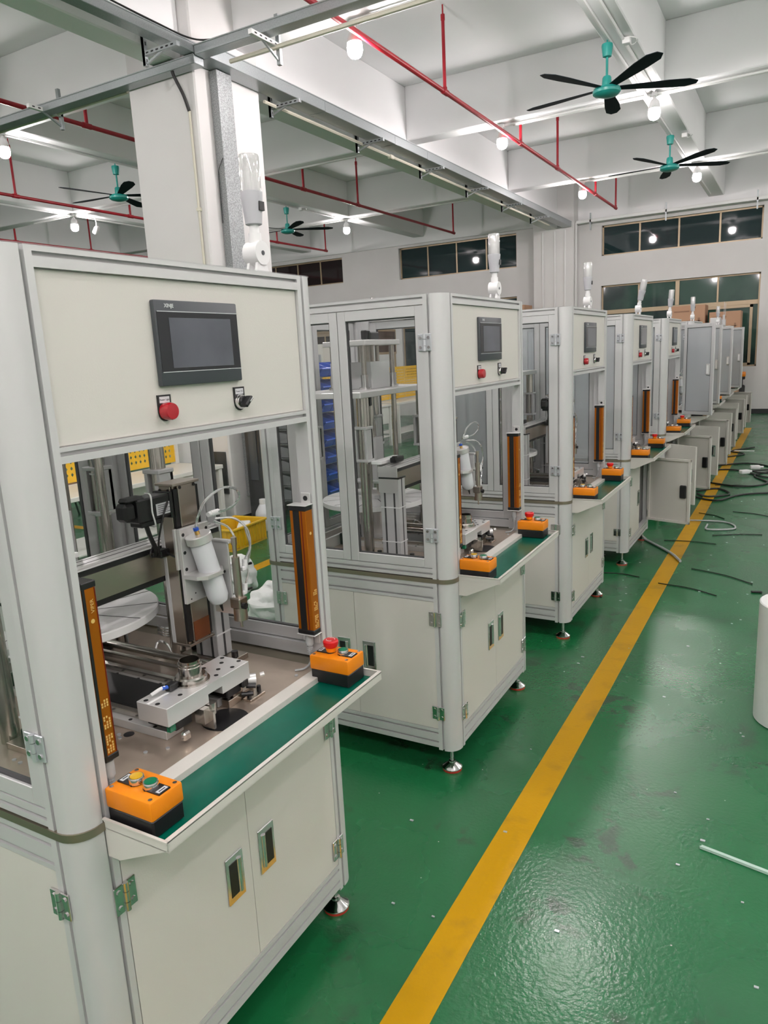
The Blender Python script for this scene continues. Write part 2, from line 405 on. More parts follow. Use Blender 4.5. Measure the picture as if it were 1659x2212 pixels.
# painted lines on the floor
MB().box(.294, .411, YN, 14.9, 0, .0015).build('floor_marking', LINEM)['kind'] = 'structure'
MB().box(-2.86, -2.74, 1.5, 4.3, 0, .0015).build('floor_marking', LINEM)['kind'] = 'structure'
MB().box(-7.5, -4.9, 4.36, 4.46, 0, .0015).build('floor_marking', LINEM)['kind'] = 'structure'

# ------------------------------------------------------------------ galvanised cable trunking
def channel(p0, p1, w, h, z, label, lip=True):
    """covered steel duct along x or y; (p0,p1) centre line, z bottom"""
    m = MB()
    if abs(p0[1] - p1[1]) < 1e-6:
        y = p0[1]; m.box(p0[0], p1[0], y - w / 2, y + w / 2, z, z + h, .004); m.box(p0[0], p1[0], y - w / 2 - .006, y + w / 2 + .006, z + h - .012, z + h, .002)
    else:
        x = p0[0]; m.box(x - w / 2, x + w / 2, p0[1], p1[1], z, z + h, .004); m.box(x - w / 2 - .006, x + w / 2 + .006, p0[1], p1[1], z + h - .012, z + h, .002)
    return m
tr = thing('cable_trunking', 'long galvanised steel cable duct hung under the ceiling, crossing at the big column', 'cable duct', (-3.9, 4.88, 4.5))
TI = Matrix.Translation((3.9, -4.88, -4.5))
def tp(mb, nm, mt): return mb.xf(TI).build(nm, mt, tr)
tp(channel((-3.93, -2.0), (-3.93, 4.98), .13, .09, 4.52, ''), 'duct', GALV)
tp(channel((-3.9, 4.98), (-3.9, 17.45), .22, .12, 4.5, ''), 'duct', GALV)
tp(channel((-12, 4.91), (-3.87, 4.91), .13, .08, 4.435, ''), 'duct', GALV)
tp(channel((-3.86, 4.91), (2.0, 4.91), .13, .085, 4.50, ''), 'duct', GALV)
tp(channel((-3.74, 17.72), (6.4, 17.72), .12, .07, 4.58, ''), 'duct', WHITEC)
for y in (6.9, 8.6, 9.6, 11.7, 13.9): tp(MB().box(-4.013, -3.787, y, y + .09, 4.497, 4.6), 'joint_plate', GALV)
tr2 = tag(MB().box(-4.019, -3.92, 5.2, 5.42, .3, 4.495, .004).build('vertical_trunking', GALVS), 'spangled galvanised duct standing up the side of the big column', 'cable duct')
tag(MB().tube([(-4.10, 4.972, 4.12), (-4.10, 4.972, 1.0)], .013, 8).box(-4.12, -4.08, 4.955, 4.99, 3.2, 3.23).box(-4.12, -4.08, 4.955, 4.99, 2.4, 2.43).build('conduit_pipe', PVC), 'thin cream conduit pipe running down the near face of the big column', 'conduit')
tag(MB().tube(bez([(-3.995, 5.19, 3.55), (-3.98, 5.18, 3.6), (-3.93, 5.195, 3.7)]), .004, 5).tube([(-3.995, 5.19, 3.55), (-4.0, 5.19, 3.1)], .004, 5).build('loose_wire', CABLEB), 'short loose black wire on the spangled upright duct', 'wire')
tag(MB().tube(bez([(-4.16, 4.88, 4.50), (-4.17, 4.87, 4.42), (-4.12, 4.93, 4.24), (-4.10, 4.97, 4.10)]), .016, 8).build('flexible_conduit', CABLEB), 'black flexible tube bending from the duct to the cream conduit on the column', 'conduit')
tag(MB().tube(bez([(-3.86, 2.2, 4.62), (-3.85, 3.4, 4.625), (-3.86, 4.3, 4.618), (-3.83, 4.8, 4.612), (-3.6, 4.93, 4.60)]), .008, 6).build('loose_cable', CABLEB), 'black cable lying along the top edge of the duct near the column', 'cable')
# slotted angle brackets
def bracket_y(y):
    t = thing('duct_bracket', '', 'bracket', (-4.15, y, 4.36), 0, 'brackets under the long duct')
    m = MB().box(0, .035, -.02, .02, 0, .36, .002).box(.035, .003, -.02, -.017, 0, .36)
    for k in range(5): m.m(1).box(.034, .0365, -.006, .006, .03 + k * .07, .06 + k * .07).m(0)
    m.build('upright', [GALV, BLACK], t)
    m = MB().box(0, .42, -.02, .02, .08, .12, .002)
    for k in range(6): m.m(1).box(.05 + k * .06, .08 + k * .06, -.0215, .0215, .094, .106).m(0)
    m.build('arm', [GALV, BLACK], t)
    MB().tube([(.03, 0, -.06 + .08), (.25, 0, .09)], .012, 4).build('brace', GALV, t)
    return t
bl = ['slotted steel bracket under the duct, first beyond the big column', 'slotted steel bracket under the duct, second beyond the big column', 'slotted steel bracket under the duct, third beyond the big column',
      'slotted steel bracket under the duct, fourth beyond the big column', 'slotted steel bracket under the duct, fifth beyond the big column', 'slotted steel bracket under the duct, nearest the far wall']
for y, l in zip((6.32, 8.17, 10.05, 11.87, 13.65, 15.44), bl): bracket_y(y)['label'] = l
bb = bracket_y(4.5); bb['label'] = 'slotted steel bracket under the duct, in front of the big column'
for x, l in ((-3.08, 'slotted bracket with white slots under the cross duct, right of the column'), (-6.05, 'slotted bracket under the cross duct, at the far left')):
    t = thing('duct_bracket', l, 'bracket', (x, 5.1, 4.36), 0, 'brackets under the cross duct')
    m = MB().box(-.02, .02, -.42, .0, .08, .12, .002)
    for k in range(5): m.m(1).box(-.0215, .0215, -.38 + k * .07, -.35 + k * .07, .094, .106).m(0)
    m.build('arm', [WHITEC, BLACK], t)
    m = MB().box(-.02, .02, -.035, 0, -.05, .36, .002); m.build('upright', [GALV, BLACK], t)
    MB().tube([(0, -.02, -.02), (0, -.26, .09)], .012, 4).build('brace', GALV, t)
# conduit under the duct
tag(MB().tube([(-4.05, 6.1, 4.455), (-4.05, 16.5, 4.455)], .018, 6).box(-4.08, -4.02, 8.9, 9.0, 4.42, 4.475, .01).build('conduit_pipe', PVC), 'cream conduit pipe strapped beneath the long duct', 'conduit')
tag(MB().tube([(-3.6, 5.03, 4.44), (1.5, 5.03, 4.44)], .02, 6).build('conduit_pipe', PVC), 'cream conduit pipe beneath the cross duct right of the column', 'conduit')
tag(MB().tube([(-12, 5.03, 4.46), (-4.95, 5.03, 4.46)], .02, 6).build('conduit_pipe', PVC), 'cream conduit pipe beneath the cross duct left of the column', 'conduit')
tag(MB().tube([(-4.08, 1.0, 4.72), (-4.08, 3.9, 4.72), (-4.08, 4.0, 4.72)], .03, 8).tube([(-4.08, 3.98, 4.70), (-4.08, 3.98, 5.3)], .03, 8).build('drain_pipe', PVC), 'fat cream pipe with an elbow above the duct at top left', 'pipe')
# hangers and conduit along the far wall
for x in (-3.4, -1.7, 0.15, 2.0):
    tag(MB().box(x - .015, x + .015, 17.66, 17.69, 4.40, 4.788).box(x - .02, x + .02, 17.64, 17.8, 4.55, 4.575).build('duct_hanger', GALV), 'thin steel hanger holding the white duct on the far wall', 'bracket', 'hangers along the far wall')
# surface conduits under the beams (white)
def conduit(pts, lab, r=.016):
    m = MB()
    for q in pts: m.tube(q, r, 6)
    return tag(m.build('surface_conduit', WHITEC), lab, 'conduit')
for (y, nm) in ((5.74, 'first'), (9.77, 'second'), (14.18, 'third')):
    conduit([[(-2.7, y, 4.788), (6.0, y, 4.788)], [(-2.55, y + .05, 4.788), (6.0, y + .05, 4.788)]], 'white twin conduit under the %s cross beam beyond the duct' % nm)
conduit([[(-.76, 1.7, 4.788), (-.76, 5.6, 4.788)], [(-.76, 5.95, 4.788), (-.76, 17.4, 4.788)], [(-.64, 1.7, 4.788), (-.64, 9.6, 4.788)]], 'white twin conduit running along the beam above the fans')
conduit([[(-8.1, 1.7, 4.788), (-8.1, 13.9, 4.788)]], 'white conduit under the long beam left of the column')
conduit([[(-11.8, 1.7, 4.788), (-11.8, 13.9, 4.788)]], 'white conduit under the leftmost long beam')
conduit([[(-13, 9.77, 4.788), (-4.6, 9.77, 4.788)], [(-13, 14.18, 4.788), (-4.6, 14.18, 4.788)]], 'white conduit under the cross beams left of the duct')
# ------------------------------------------------------------------ bulbs
def bulb(x, y, lab, z=4.81):
    t = thing('lamp_bulb', lab, 'lamp', (x, y, z), 0, 'bare bulbs under the beams')
    MB().box(-.035, .035, -.035, .035, -.05, 0, .006).build('ceiling_rose', BULBW, t)
    MB().lathe([(.02, -.05), (.024, -.075), (.03, -.08), (.056, -.11), (.064, -.15), (.070, -.192), (.060, -.195)], n=20).build('housing', BULBW, t)
    MB().lathe([(.060, -.194), (.071, -.205), (.0745, -.235), (.074, -.26), (.066, -.29), (.048, -.314), (.022, -.325), (.0, -.327)], n=16).build('glowing_globe', BULBG, t)
    return t
BUL = [(-2.66, 5.78, 'big lit bulb beside the red pipe, nearest above the first white machine'), (-.66, 5.78, 'lit bulb cut off by the top edge of the picture'),
       (-2.66, 9.77, 'lit bulb above the red pipe under the second cross beam'), (-.66, 9.77, 'lit bulb right beside the nearest ceiling fan'),
       (-2.66, 14.2, 'lit bulb near the far end of the red pipe'), (-.66, 14.2, 'lit bulb beside the second ceiling fan'),
       (-8.07, 14.2, 'lit bulb at the crossing of beams right of the column'), (-11.77, 9.77, 'lit bulb at the far left beside a white spotlight')]
for x, y, l in BUL: bulb(x - (.04 if x == -2.66 else 0), y, l)
for x in (-2.66, -.66, .4, 1.4, 2.3, 3.1, 4.2, 5.2, -6.4, -8.07, -11.77):  # visible rows carried on out of view, with extra bulbs added as fill light
    for y in (-2.85, 1.44, 5.78, 9.77, 14.2):
        if x in (.4, 1.4, 2.3, 4.2, -6.4) and y > (2 if x in (1.4, -6.4) else 0): continue
        if not any(abs(x - a) < .1 and abs(y - b) < .1 for a, b, _ in BUL):
            bulb(x, y, 'unseen bulb outside the picture, in rows filled out to add light')
sp = thing('spotlight', 'small white spotlight head beside the bulb at the far left', 'spotlight', (-11.6, 10.15, 4.8))
MB().tube([(0, 0, 0), (.03, 0, -.12), (.02, 0, -.2)], .012, 6).build('bracket', WHITEC, sp)
MB().lathe([(.03, .09), (.055, .05), (.06, -.06), (.055, -.07), (0, -.07)], c=(0, 0, -.27), n=14, M=Matrix.Rotation(.7, 3, 'Y')).build('head', WHITEP, sp)
# ------------------------------------------------------------------ fans
def fan(x, y, lab, rot):
    t = thing('ceiling_fan', lab, 'fan', (x, y, 4.815), 0, 'teal ceiling fans')
    MB().tube([(0, 0, .0), (0, 0, -.06)], .008, 6).lathe([(.055, -.04), (.058, -.06), (.045, -.16), (.03, -.165)], n=20).build('canopy', TEAL, t)
    MB().cyl((0, 0, -.16), (0, 0, -.36), .013, n=10).build('down_rod', TEAL, t)
    MB().lathe([(.036, -.345), (.046, -.36), (.05, -.42), (.05, -.445), (.09, -.45), (.135, -.462), (.138, -.475), (.145, -.485), (.142, -.51), (.12, -.528), (.08, -.54), (.03, -.548), (0, -.548)], n=28).build('motor', TEAL, t)
    for k in range(5):
        a = rot + k * 2 * PI / 5
        m = MB(); n = 8
        up, lo = [], []
        for i in range(n + 1):
            s_ = i / n; r = .11 + .82 * s_
            w0, w1 = (-.040 - .048 * min(1, s_ * 1.6), .038 + .034 * min(1, s_ * 1.6))
            if i == n: w0 *= .45; w1 *= .35
            tilt = -.13
            up.append((r, w0, w0 * tilt)); lo.append((r, w1, w1 * tilt))
        poly = up + lo[::-1]
        A = [m.bm.verts.new((p[0], p[1], p[2] + .003)) for p in poly]; B = [m.bm.verts.new((p[0], p[1], p[2] - .003)) for p in poly]
        N = len(poly)
        for i in range(n):
            m.bm.faces.new((A[i], A[i + 1], A[N - 2 - i], A[N - 1 - i])); m.bm.faces.new((B[i], B[N - 1 - i], B[N - 2 - i], B[i + 1]))
        for i in range(N): m.bm.faces.new((A[i], B[i], B[(i + 1) % N], A[(i + 1) % N]))
        m.xf(Matrix.Rotation(a, 4, 'Z') @ Matrix.Translation((0, 0, -.462)))
        m.build('blade', BLADE, t)
    return t
fan(-.80, 7.75, 'teal ceiling fan with dark blades, nearest the camera at top right', math.radians(-46))
fan(-.78, 11.9, 'teal ceiling fan with dark blades, the farther one on the right', math.radians(-40))
fan(-8.22, 7.75, 'teal ceiling fan with dark blades left of the big column', math.radians(-30))
fan(-8.2, 12.1, 'teal ceiling fan with dark blades right of the column above the far windows', math.radians(-36))
for (x, y, l) in ((-.62, 7.78, 'small junction box and coiled wire beside the nearest fan'), (-.60, 12.0, 'small junction box beside the farther right fan'), (-8.05, 8.3, 'small white junction box beside the fan left of the column'), (-8.05, 12.4, 'small white junction box beside the fan right of the column')):
    tag(MB().box(x - .03, x + .05, y - .04, y + .04, 4.74, 4.80, .006).tube(bez([(x, y, 4.75), (x + .06, y + .1, 4.76), (x + .12, y, 4.77), (x + .05, y - .08, 4.78)]), .005, 5).build('junction_box', WHITEC), l, 'junction box')
# ------------------------------------------------------------------ sprinkler pipes
def pipes(x, z, y0, y1, risers, stubs, lab, end=True, r=.027):
    t = thing('sprinkler_pipe', lab, 'pipe', (x, y0, z), 0, 'red sprinkler pipes')
    L = y1 - y0
    MB().cyl((0, 0, 0), (0, L, 0), r, n=12).build('main_run', PIPERED, t)
    for y in risers:
        m = MB().cyl((0, y - y0, 0), (0, y - y0, .80), r * .72, n=10).cyl((0, y - y0, .8), (0, y - y0, .90), .009, n=6).cyl((0, y - y0, .74), (0, y - y0, .80), r * .9, n=10)
        m.cyl((0, y - y0 - .06, 0), (0, y - y0 + .06, 0), r * 1.25, n=12).cyl((0, y - y0, 0), (0, y - y0, .05), r, n=12)
        m.build('riser', PIPERED, t)
    for y in stubs:
        MB().cyl((0, y - y0, 0), (0, y - y0, .90), r * .8, n=10).cyl((0, y - y0 - .06, 0), (0, y - y0 + .06, 0), r * 1.25, n=12).build('drop', PIPERED, t)
    return t
def PS(v): return -.843 + (v + .843) * 1.0297
def pset(x, ya, yb, rs, ss, lab): return pipes(1.154 + (x - 1.154) * 1.0297, 4.655, PS(ya), PS(yb), [PS(v) for v in rs], [PS(v) for v in ss], lab)
pset(-2.5, 2.0, 16.2, (7.39, 11.82, 16.19), (4.2, 9.98, 14.4), 'red sprinkler pipe running away above the row of machines')
pset(-6.43, 1.0, 16.5, (12.0, 16.5), (5.75, 10.2), 'red sprinkler pipe passing behind the big column')
pset(-10.2, 1.0, 16.55, (7.4, 12.0, 16.54), (9.8, 14.4), 'red sprinkler pipe left of the big column')
pset(-14.0, 1.0, 16.5, (12.0,), (10.0, 14.4), 'red sprinkler pipe farthest to the left')
# ================================================================== the assembly machine (front looks along +X)
X0, Y0, X1, Y1 = .012, -.085, -.898, .845     # outer footprint
XC, YC = -.443, .38
T = .845                                       # top of the steel plate
ZT = 1.925
def arc(cx, cy, r, a0, a1, n=8):
    return [(cx + r * math.cos(math.radians(a0 + (a1 - a0) * i / n)), cy + r * math.sin(math.radians(a0 + (a1 - a0) * i / n))) for i in range(n + 1)]
POST = [(-.07, -.085), (-.053, -.085), (-.053, -.074), (-.044, -.074), (-.044, -.085), (-.041, -.085)] + arc(-.041, -.032, .053, -90, 0)[1:] + \
       [(.012, -.024), (.001, -.024), (.001, -.015), (.012, -.015), (.012, 0), (-.03, 0), (-.03, -.043), (-.07, -.043)]
def mir(poly, fx, fy):
    return [((2 * XC - x) if fx else x, (2 * YC - y) if fy else y) for x, y in poly]
def railpoly(d, h, o, z0, slots=(.5,)):
    """outer face at d=0 side, profile in (depth, z). o=+1: outer toward +"""
    pts = [(0, 0)]
    for s in slots: pts += [(0, s * h - .004), (-.010, s * h - .004), (-.010, s * h + .004), (0, s * h + .004)]
    pts += [(0, h), (-d, h), (-d, 0)]
    return [(o * a, z0 + b) for a, b in pts]
def frail(mb, z0, z1, slots=(.5,), x=X0, o=1, d=.035, ya=0.0, yb=.76):   # rail across the front (runs along y)
    return mb.prism([(x + a, b) for a, b in railpoly(d, z1 - z0, o, z0, slots)], 'y', ya, yb)
def srail(mb, z0, z1, slots=(.5,), y=Y0, o=-1, d=.035, xa=-.816, xb=-.07):
    return mb.prism([(y + a, b) for a, b in railpoly(d, z1 - z0, o, z0, slots)], 'x', xa, xb)
def hinge(px, py, z0, z1, ax, parent, mt, open_=False, name='hinge'):
    """butt hinge centred at (px,py) on a face; ax='y-' faces -Y, 'y+' faces +Y, 'x' faces +X; in parent's coordinates"""
    m = MB(); w = .027; h = (z1 - z0)
    m.box(-w, -.004, -.005, 0, 0, h, .0015).box(.004, w, -.005, 0, 0, h, .0015)
    m.cyl((0, -.006, 0), (0, -.006, h * .3), .006, n=10).cyl((0, -.006, h * .32), (0, -.006, h * .68), .006, n=10).cyl((0, -.006, h * .7), (0, -.006, h), .006, n=10)
    m.m(1)
    for sx in (-.0165, .0165):
        for sz in (.22, .78): m.cyl((sx, -.004, sz * h), (sx, -.0075, sz * h), .0055, n=8)
    R = {'y-': 0, 'y+': PI, 'x': PI / 2, 'x-': -PI / 2}[ax]
    m.xf(Matrix.Translation((px, py, z0)) @ Matrix.Rotation(R, 4, 'Z'))
    return m.build(name, [mt, CHROME], parent)
def cup_handle(px, py, zc, ax, parent, side, inside=True):
    """recessed chrome pull. side=+1: slot toward +local x"""
    m = MB(); w, h = .031, .064
    m.box(-w, w, -.004, 0, -h, h, .0025)
    m.m(1).box(-.006 if side > 0 else -.022, .022 if side > 0 else .006, -.0052, -.003, -.046, .046, .004)
    m.m(0).cyl((-side * .014, -.001, -.046), (-side * .014, -.001, .046), .0085, n=12)
    if inside: m.m(1).box(-.026, .026, .002, .026, -.055, .055, .006)
    R = {'y-': 0, 'y+': PI, 'x': PI / 2}[ax]
    m.xf(Matrix.Translation((px, py, zc)) @ Matrix.Rotation(R, 4, 'Z'))
    return m.build('handle', [CHROME, BLACK], parent)

def lower_door(root, L, z0, z1, loc, rotz, side, hz):
    """sheet door in hinge-local frame: runs from x=0 to x=L, outer face toward -y"""
    m = MB()
    m.box(0.001, L - .001, 0, .0025, z0, z1)
    for a in ((0.001, .022), (L - .022, L - .001)): m.box(a[0], a[1], .0025, .018, z0, z1, .001)
    for a in ((z0, z0 + .02), (z1 - .02, z1)): m.box(0.001, L - .001, .0025, .018, a[0], a[1], .001)
    d = m.build('lower_door', CREAM, root, loc, rotz)
    cup_handle(L - .062, 0, (z0 + z1) / 2 + .0, 'y-', d, -1)
    return d

def glass_door(root, L, z0, z1, loc, rotz, flip, pane=CLEAR, f=.037):
    """framed clear door in hinge-local frame running x=0..L; outer face toward -y (flip: toward +y)"""
    m = MB(); ya, yb = (0, .022)
    m.box(0.001, f, ya, yb, z0, z1, .0015).box(L - f, L - .001, ya, yb, z0, z1, .0015).box(f, L - f, ya, yb, z0, z0 + f, .0015).box(f, L - f, ya, yb, z1 - f, z1, .0015)
    m.m(1)
    for (a, b, c, d_) in ((f, f + .004, z0 + f, z1 - f), (L - f - .004, L - f, z0 + f, z1 - f), (f, L - f, z0 + f, z0 + f + .004), (f, L - f, z1 - f - .004, z1 - f)):
        m.box(a, b, .006, .018, c, d_)
    o = m.build('glass_door', [ALU, SLOT], root, loc, rotz)
    MB().box(f - .004, L - f + .004, .010, .014, z0 + f - .004, z1 - f + .004).build('pane', pane, o)
    return o

def button(mb, x, y, z, r, h, capmat=1):
    mb.m(0).lathe([(r, 0), (r, h * .8), (r * .93, h)], c=(x, y, z), n=20)
    mb.m(capmat).lathe([(r * .8, 0), (r * .8, h + .001), (0, h + .002)], c=(x, y, z), n=18)

def push_box(root, y0, kind):
    """orange control box with two buttons standing in the tray"""
    x0, x1, w, zb = .014, .140, .084, .8335
    y1 = y0 + w
    b = MB().m(1).box(x0 + .001, x1 - .001, y0 + .001, y1 - .001, zb, zb + .04, .004).m(0).box(x0, x1, y0, y1, zb + .038, zb + .079, .004, 2)
    for sx in (x0 + .01, x1 - .01):
        for sy in (y0 + .01, y1 - .01): b.m(2).cyl((sx, sy, zb + .078), (sx, sy, zb + .0802), .0045, n=8)
    o = b.build('button_box', [ORANGE, BLACK, CHROME], root)
    yc = (y0 + y1) / 2; zt = zb + .079
    xa, xb = x0 + .043, x1 - .040
    tg = MB().prism([(xa + a, yc + b_) for a, b_ in [(-.036, -.015), (-.001, -.015)] + arc(.0, 0, .0165, -80, 80, 6)[0:] + [(-.001, .015), (-.036, .015)]], 'z', zt, zt + .003)
    tg.prism([(xb - a, yc + b_) for a, b_ in [(-.036, -.015), (-.001, -.015)] + arc(.0, 0, .0165, -80, 80, 6)[0:] + [(-.001, .015), (-.036, .015)]], 'z', zt, zt + .003)
    tg.m(1).box(xa - .033, xa - .023, yc - .012, yc + .012, zt + .003, zt + .0035).box(xb + .023, xb + .033, yc - .012, yc + .012, zt + .003, zt + .0035)
    tg.m(2).box(xa - .030, xa - .027, yc - .008, yc + .006, zt + .0035, zt + .0037).box(xb + .027, xb + .030, yc - .008, yc + .008, zt + .0035, zt + .0037)
    tg.build('name_plate', [BLACK, PAPER, INK], o)
    m = MB(); m.m(0)
    if kind == 'start':
        button(m, xa + .003, yc, zt + .002, .0155, .013); m.build('push_button', [CHROME, YELB], o)['label'] = 'yellow push button'
    else:
        m.m(1).lathe([(.0135, 0), (.0140, .004), (.0165, .013), (.0165, .014)], c=(xa + .003, yc, zt + .002), n=20)
        m.m(0).lathe([(.0168, .013), (.0200, .018), (.0220, .027), (.0215, .031), (.018, .0345), (0, .036)], c=(xa + .003, yc, zt + .002), n=24)
        for k in (0, 1):
            pts = [(xa + .003 + .012 * math.cos(a_), yc + .012 * math.sin(a_), zt + .0372) for a_ in [k * PI + .25 + i * .3 for i in range(8)]]
            m.m(2).tube(pts, .0007, 4)
        m.build('emergency_stop', [RED, ORANGE, WHITEP], o)['label'] = 'red mushroom emergency stop'
    m = MB(); button(m, xb - .001, yc, zt + .002, .0155, .012); m.build('push_button', [CHROME, GREENB], o)['label'] = 'green push button'
    return o

def light_curtain(root, near):
    """orange light curtain on the inner face of a front post"""
    z0, z1 = .955, 1.325; s = 1 if near else -1; yb = .003 if near else .757
    ya = yb + s * .032
    xa, xb = -.044, .010
    m = MB()
    m.box(xa, xb, yb, ya, z0 + .012, z1 - .012, .002)
    m.m(1).box(xa + .012, xa + .032, ya - s * .001, ya + s * .0015, z0 + .012, z1 - .012)            # optics window
    m.m(1).box(xa - .001, xb + .001, yb, ya + s * .002, z0, z0 + .014, .002).box(xa - .001, xb + .001, yb, ya + s * .002, z1 - .014, z1, .002)
    m.m(2).box(xb - .016, xb - .013, ya - s * .001, ya + s * .001, z0 + .014, z1 - .014)
    if near: m.m(2).box(xb - .0005, xb + .001, ya - .004, ya - .002, z0 + .014, z1 - .014).m(1).box(xb - .0005, xb + .0012, yb, yb + .006, z0 + .012, z1 - .012)
    o = m.build('light_curtain', [CURT, BLACK, CURTD], root)
    m = MB().box(xa - .004, xb + .004, yb, ya + s * .005, z1, z1 + .003, .001).box(xa - .004, xb + .004, yb, ya + s * .005, z0 - .003, z0, .001)
    m.box(-.022, .008, yb + s * .0, yb + s * .004, z1, z1 + .032, .001).m(1).cyl((-.007, yb + s * .002, z1 + .017), (-.007, yb + s * .0055, z1 + .017), .007, n=10).m(0)
    m.box(-.012, .006, yb, yb + s * .004, z0 - .035, z0)
    m.build('mounting_bracket', [ALU2, BLACK], o)
    yc = (ya + yb) / 2
    gx = -.004 if near else -.02
    m = MB().cyl((gx, yc, z0 - .003), (gx, yc, z0 - .036), .0115, n=12)
    for k in range(4): m.cyl((gx, yc, z0 - .037 - k * .006), (gx, yc, z0 - .041 - k * .006), .0085, n=10)
    m.cyl((gx, yc, z0 - .036), (gx, yc, z0 - .062), .0065, n=8)
    m.tube(bez([(gx, yc, z0 - .055), (gx - .002, yc, T + .02), (-.03, yc + s * .02, T + .006), (-.05, yc + s * .04, T + .004)]), .003, 6)
    m.build('cable_gland', CABLEG, o)
    if near:
        text('VIPER', .011, 'lettering', GOLD, o, (xb + .0012, (ya + yb) / 2 + .003, z1 - .062), (0, PI / 2, 0), 0.0002).rotation_euler = (-PI / 2, -PI / 2, -PI / 2)
        o.children[-1].rotation_euler = Matrix(((0, 0, 1), (0, 1, 0), (1, 0, 0))).to_euler()
    ym = (ya + yb) / 2
    lm = MB().lathe([(.0045, 0), (.0045, .0004)], c=(xb + .0005, ym, z1 - .078), n=10, axis='x')
    rows = [(z0 + .125, 3, .020), (z0 + .085, 3, .030), (z0 + .040, 3, .042)]
    for zc, n_, ln in rows:
        for k in range(n_):
            yy = ym - .006 + k * .006
            for q in range(int(ln / .0055)):
                if (q * 7 + k * 3) % 5 != 4: lm.box(xb + .0002, xb + .0014, yy - .0016, yy + .0016, zc - ln / 2 + q * .0055, zc - ln / 2 + q * .0055 + .0038)
    lm.build('printed_marks', GOLD, o)
    return o

def hmi(root):
    y0, y1, z0, z1 = .257, .509, 1.673, 1.846
    m = MB().box(.003, .016, y0, y1, z0, z1, .003, 2)
    m.m(1).box(.0155, .0168, y0 + .004, y1 - .003, z0 + .029, z1 - .023)
    m.m(2).box(.0158, .0172, y0 + .006, y1 - .002, z0 + .0275, z0 + .029).box(.0158, .0172, y0 + .006, y1 - .002, z1 - .0235, z1 - .022)
    o = m.build('touch_screen', [GREYBZ, BLACKG, SILVPR], root)
    MB().box(.0165, .0174, .293, .482, 1.709, 1.811).build('display', SCREEN, o)
    t = text('XINJE', .0105, 'lettering', SILVPR, o, (.0168, .284, 1.8345), TF, .0002, bold=.0003)
    return o
def operator_panel(root):
    p = MB().box(-.004, .004, .001, .759, 1.581, 1.888, .0015).build('control_panel', CREAM, root)
    p['label'] = 'cream panel that carries the touch screen'
    hmi(root)
    def tagplate(yc, zc, words, sub):
        m = MB().prism([(yc - .0185, zc + .034), (yc + .0185, zc + .034), (yc + .0185, zc - .002)] + [(yc + .0185 * math.cos(a), zc - .002 + .0185 * math.sin(a)) for a in [-i * PI / 8 for i in range(1, 8)]] + [(yc - .0185, zc - .002)], 'x', .004, .007)
        m.m(1).box(.007, .0076, yc - .014, yc + .014, zc + .0175, zc + .0305)
        o = m.build('name_plate', [BLACK, PAPER], sub)
        text(words, .0055, 'lettering', INK, sub, (.0078, yc, zc + .024), TF, .0001, 'CENTER')
        return o
    yc, zc = .266, 1.622
    m = MB().lathe([(.0175, .004), (.0185, .012), (.0185, .024), (.0165, .0285), (0, .030)], c=(0, yc, zc), n=28, axis='x')
    o = m.build('power_light', REDLENS, root); tagplate(yc, zc, 'Power Light', o)
    yc, zc = .503, 1.624
    m = MB().lathe([(.0175, .004), (.0175, .012), (.0155, .016)], c=(0, yc, zc), n=28, axis='x').m(1).lathe([(.0135, .014), (.0135, .020), (.012, .022), (0, .0225)], c=(0, yc, zc), n=24, axis='x')
    kb = MB()
    o = m.build('selector_switch', [CHROME, BLACK], root)
    kb.box(.018, .038, -.0055, .0055, -.0165, .0165, .003).m(1).box(.0375, .0386, -.001, .001, 0.0, .014)
    kb.xf(Matrix.Translation((0, yc, zc)) @ Matrix.Rotation(math.radians(-50), 4, 'X')); kb.build('knob', [BLACK, WHITEP], o)
    tagplate(yc, zc, 'Power On', o)
    return p

def signal_tower(root, tilt=0.0):
    M = Matrix.Translation((-.10, .745, 1.927))
    m = MB().prism([(-.03, 0), (.03, 0), (.014, .05), (-.014, .05)], 'x', -.018, -.010).prism([(-.03, 0), (.03, 0), (.014, .05), (-.014, .05)], 'x', .010, .018)
    m.box(-.028, .028, -.034, .034, 0, .006, .002)
    m.cyl((-.022, 0, .062), (.022, 0, .062), .030, n=22)
    m.m(1).cyl((.021, 0, .062), (.0235, 0, .062), .006, n=10)
    m.xf(M); b = m.build('signal_tower', [WHITEP, GREYBZ], root)
    R = M @ Matrix.Translation((0, 0, .062)) @ Matrix.Rotation(tilt, 4, 'X') @ Matrix.Translation((0, 0, -.062))
    MB().cyl((0, 0, .085), (0, 0, .112), .0165, n=16).cyl((0, 0, .108), (0, 0, .137), .0125, n=16).xf(R).build('stem', WHITEP, b)
    MB().lathe([(.018, .132), (.0215, .134), (.027, .19), (.0285, .205), (.0285, .212), (.024, .212)], n=26).m(1).prism([(y_, z_) for y_, z_ in ((-.006, .165), (.014, .165), (.014, .187), (-.006, .187))], 'x', .018, .0282).xf(R).build('buzzer_body', [mat('tower_grey', (.50, .50, .53), .35) if 'tower_grey' not in MATS else MATS['tower_grey'], BLACK], b)
    lens = MB().lathe([(.0255, .212), (.0262, .22), (.0262, .295), (.0245, .300), (0, .301)], n=26).xf(R).build('clear_lens', LENS, b)
    MB().lathe([(.017, .212), (.017, .292), (0, .293)], n=16).xf(R).build('inner_column', WHITEP, b)
    return b

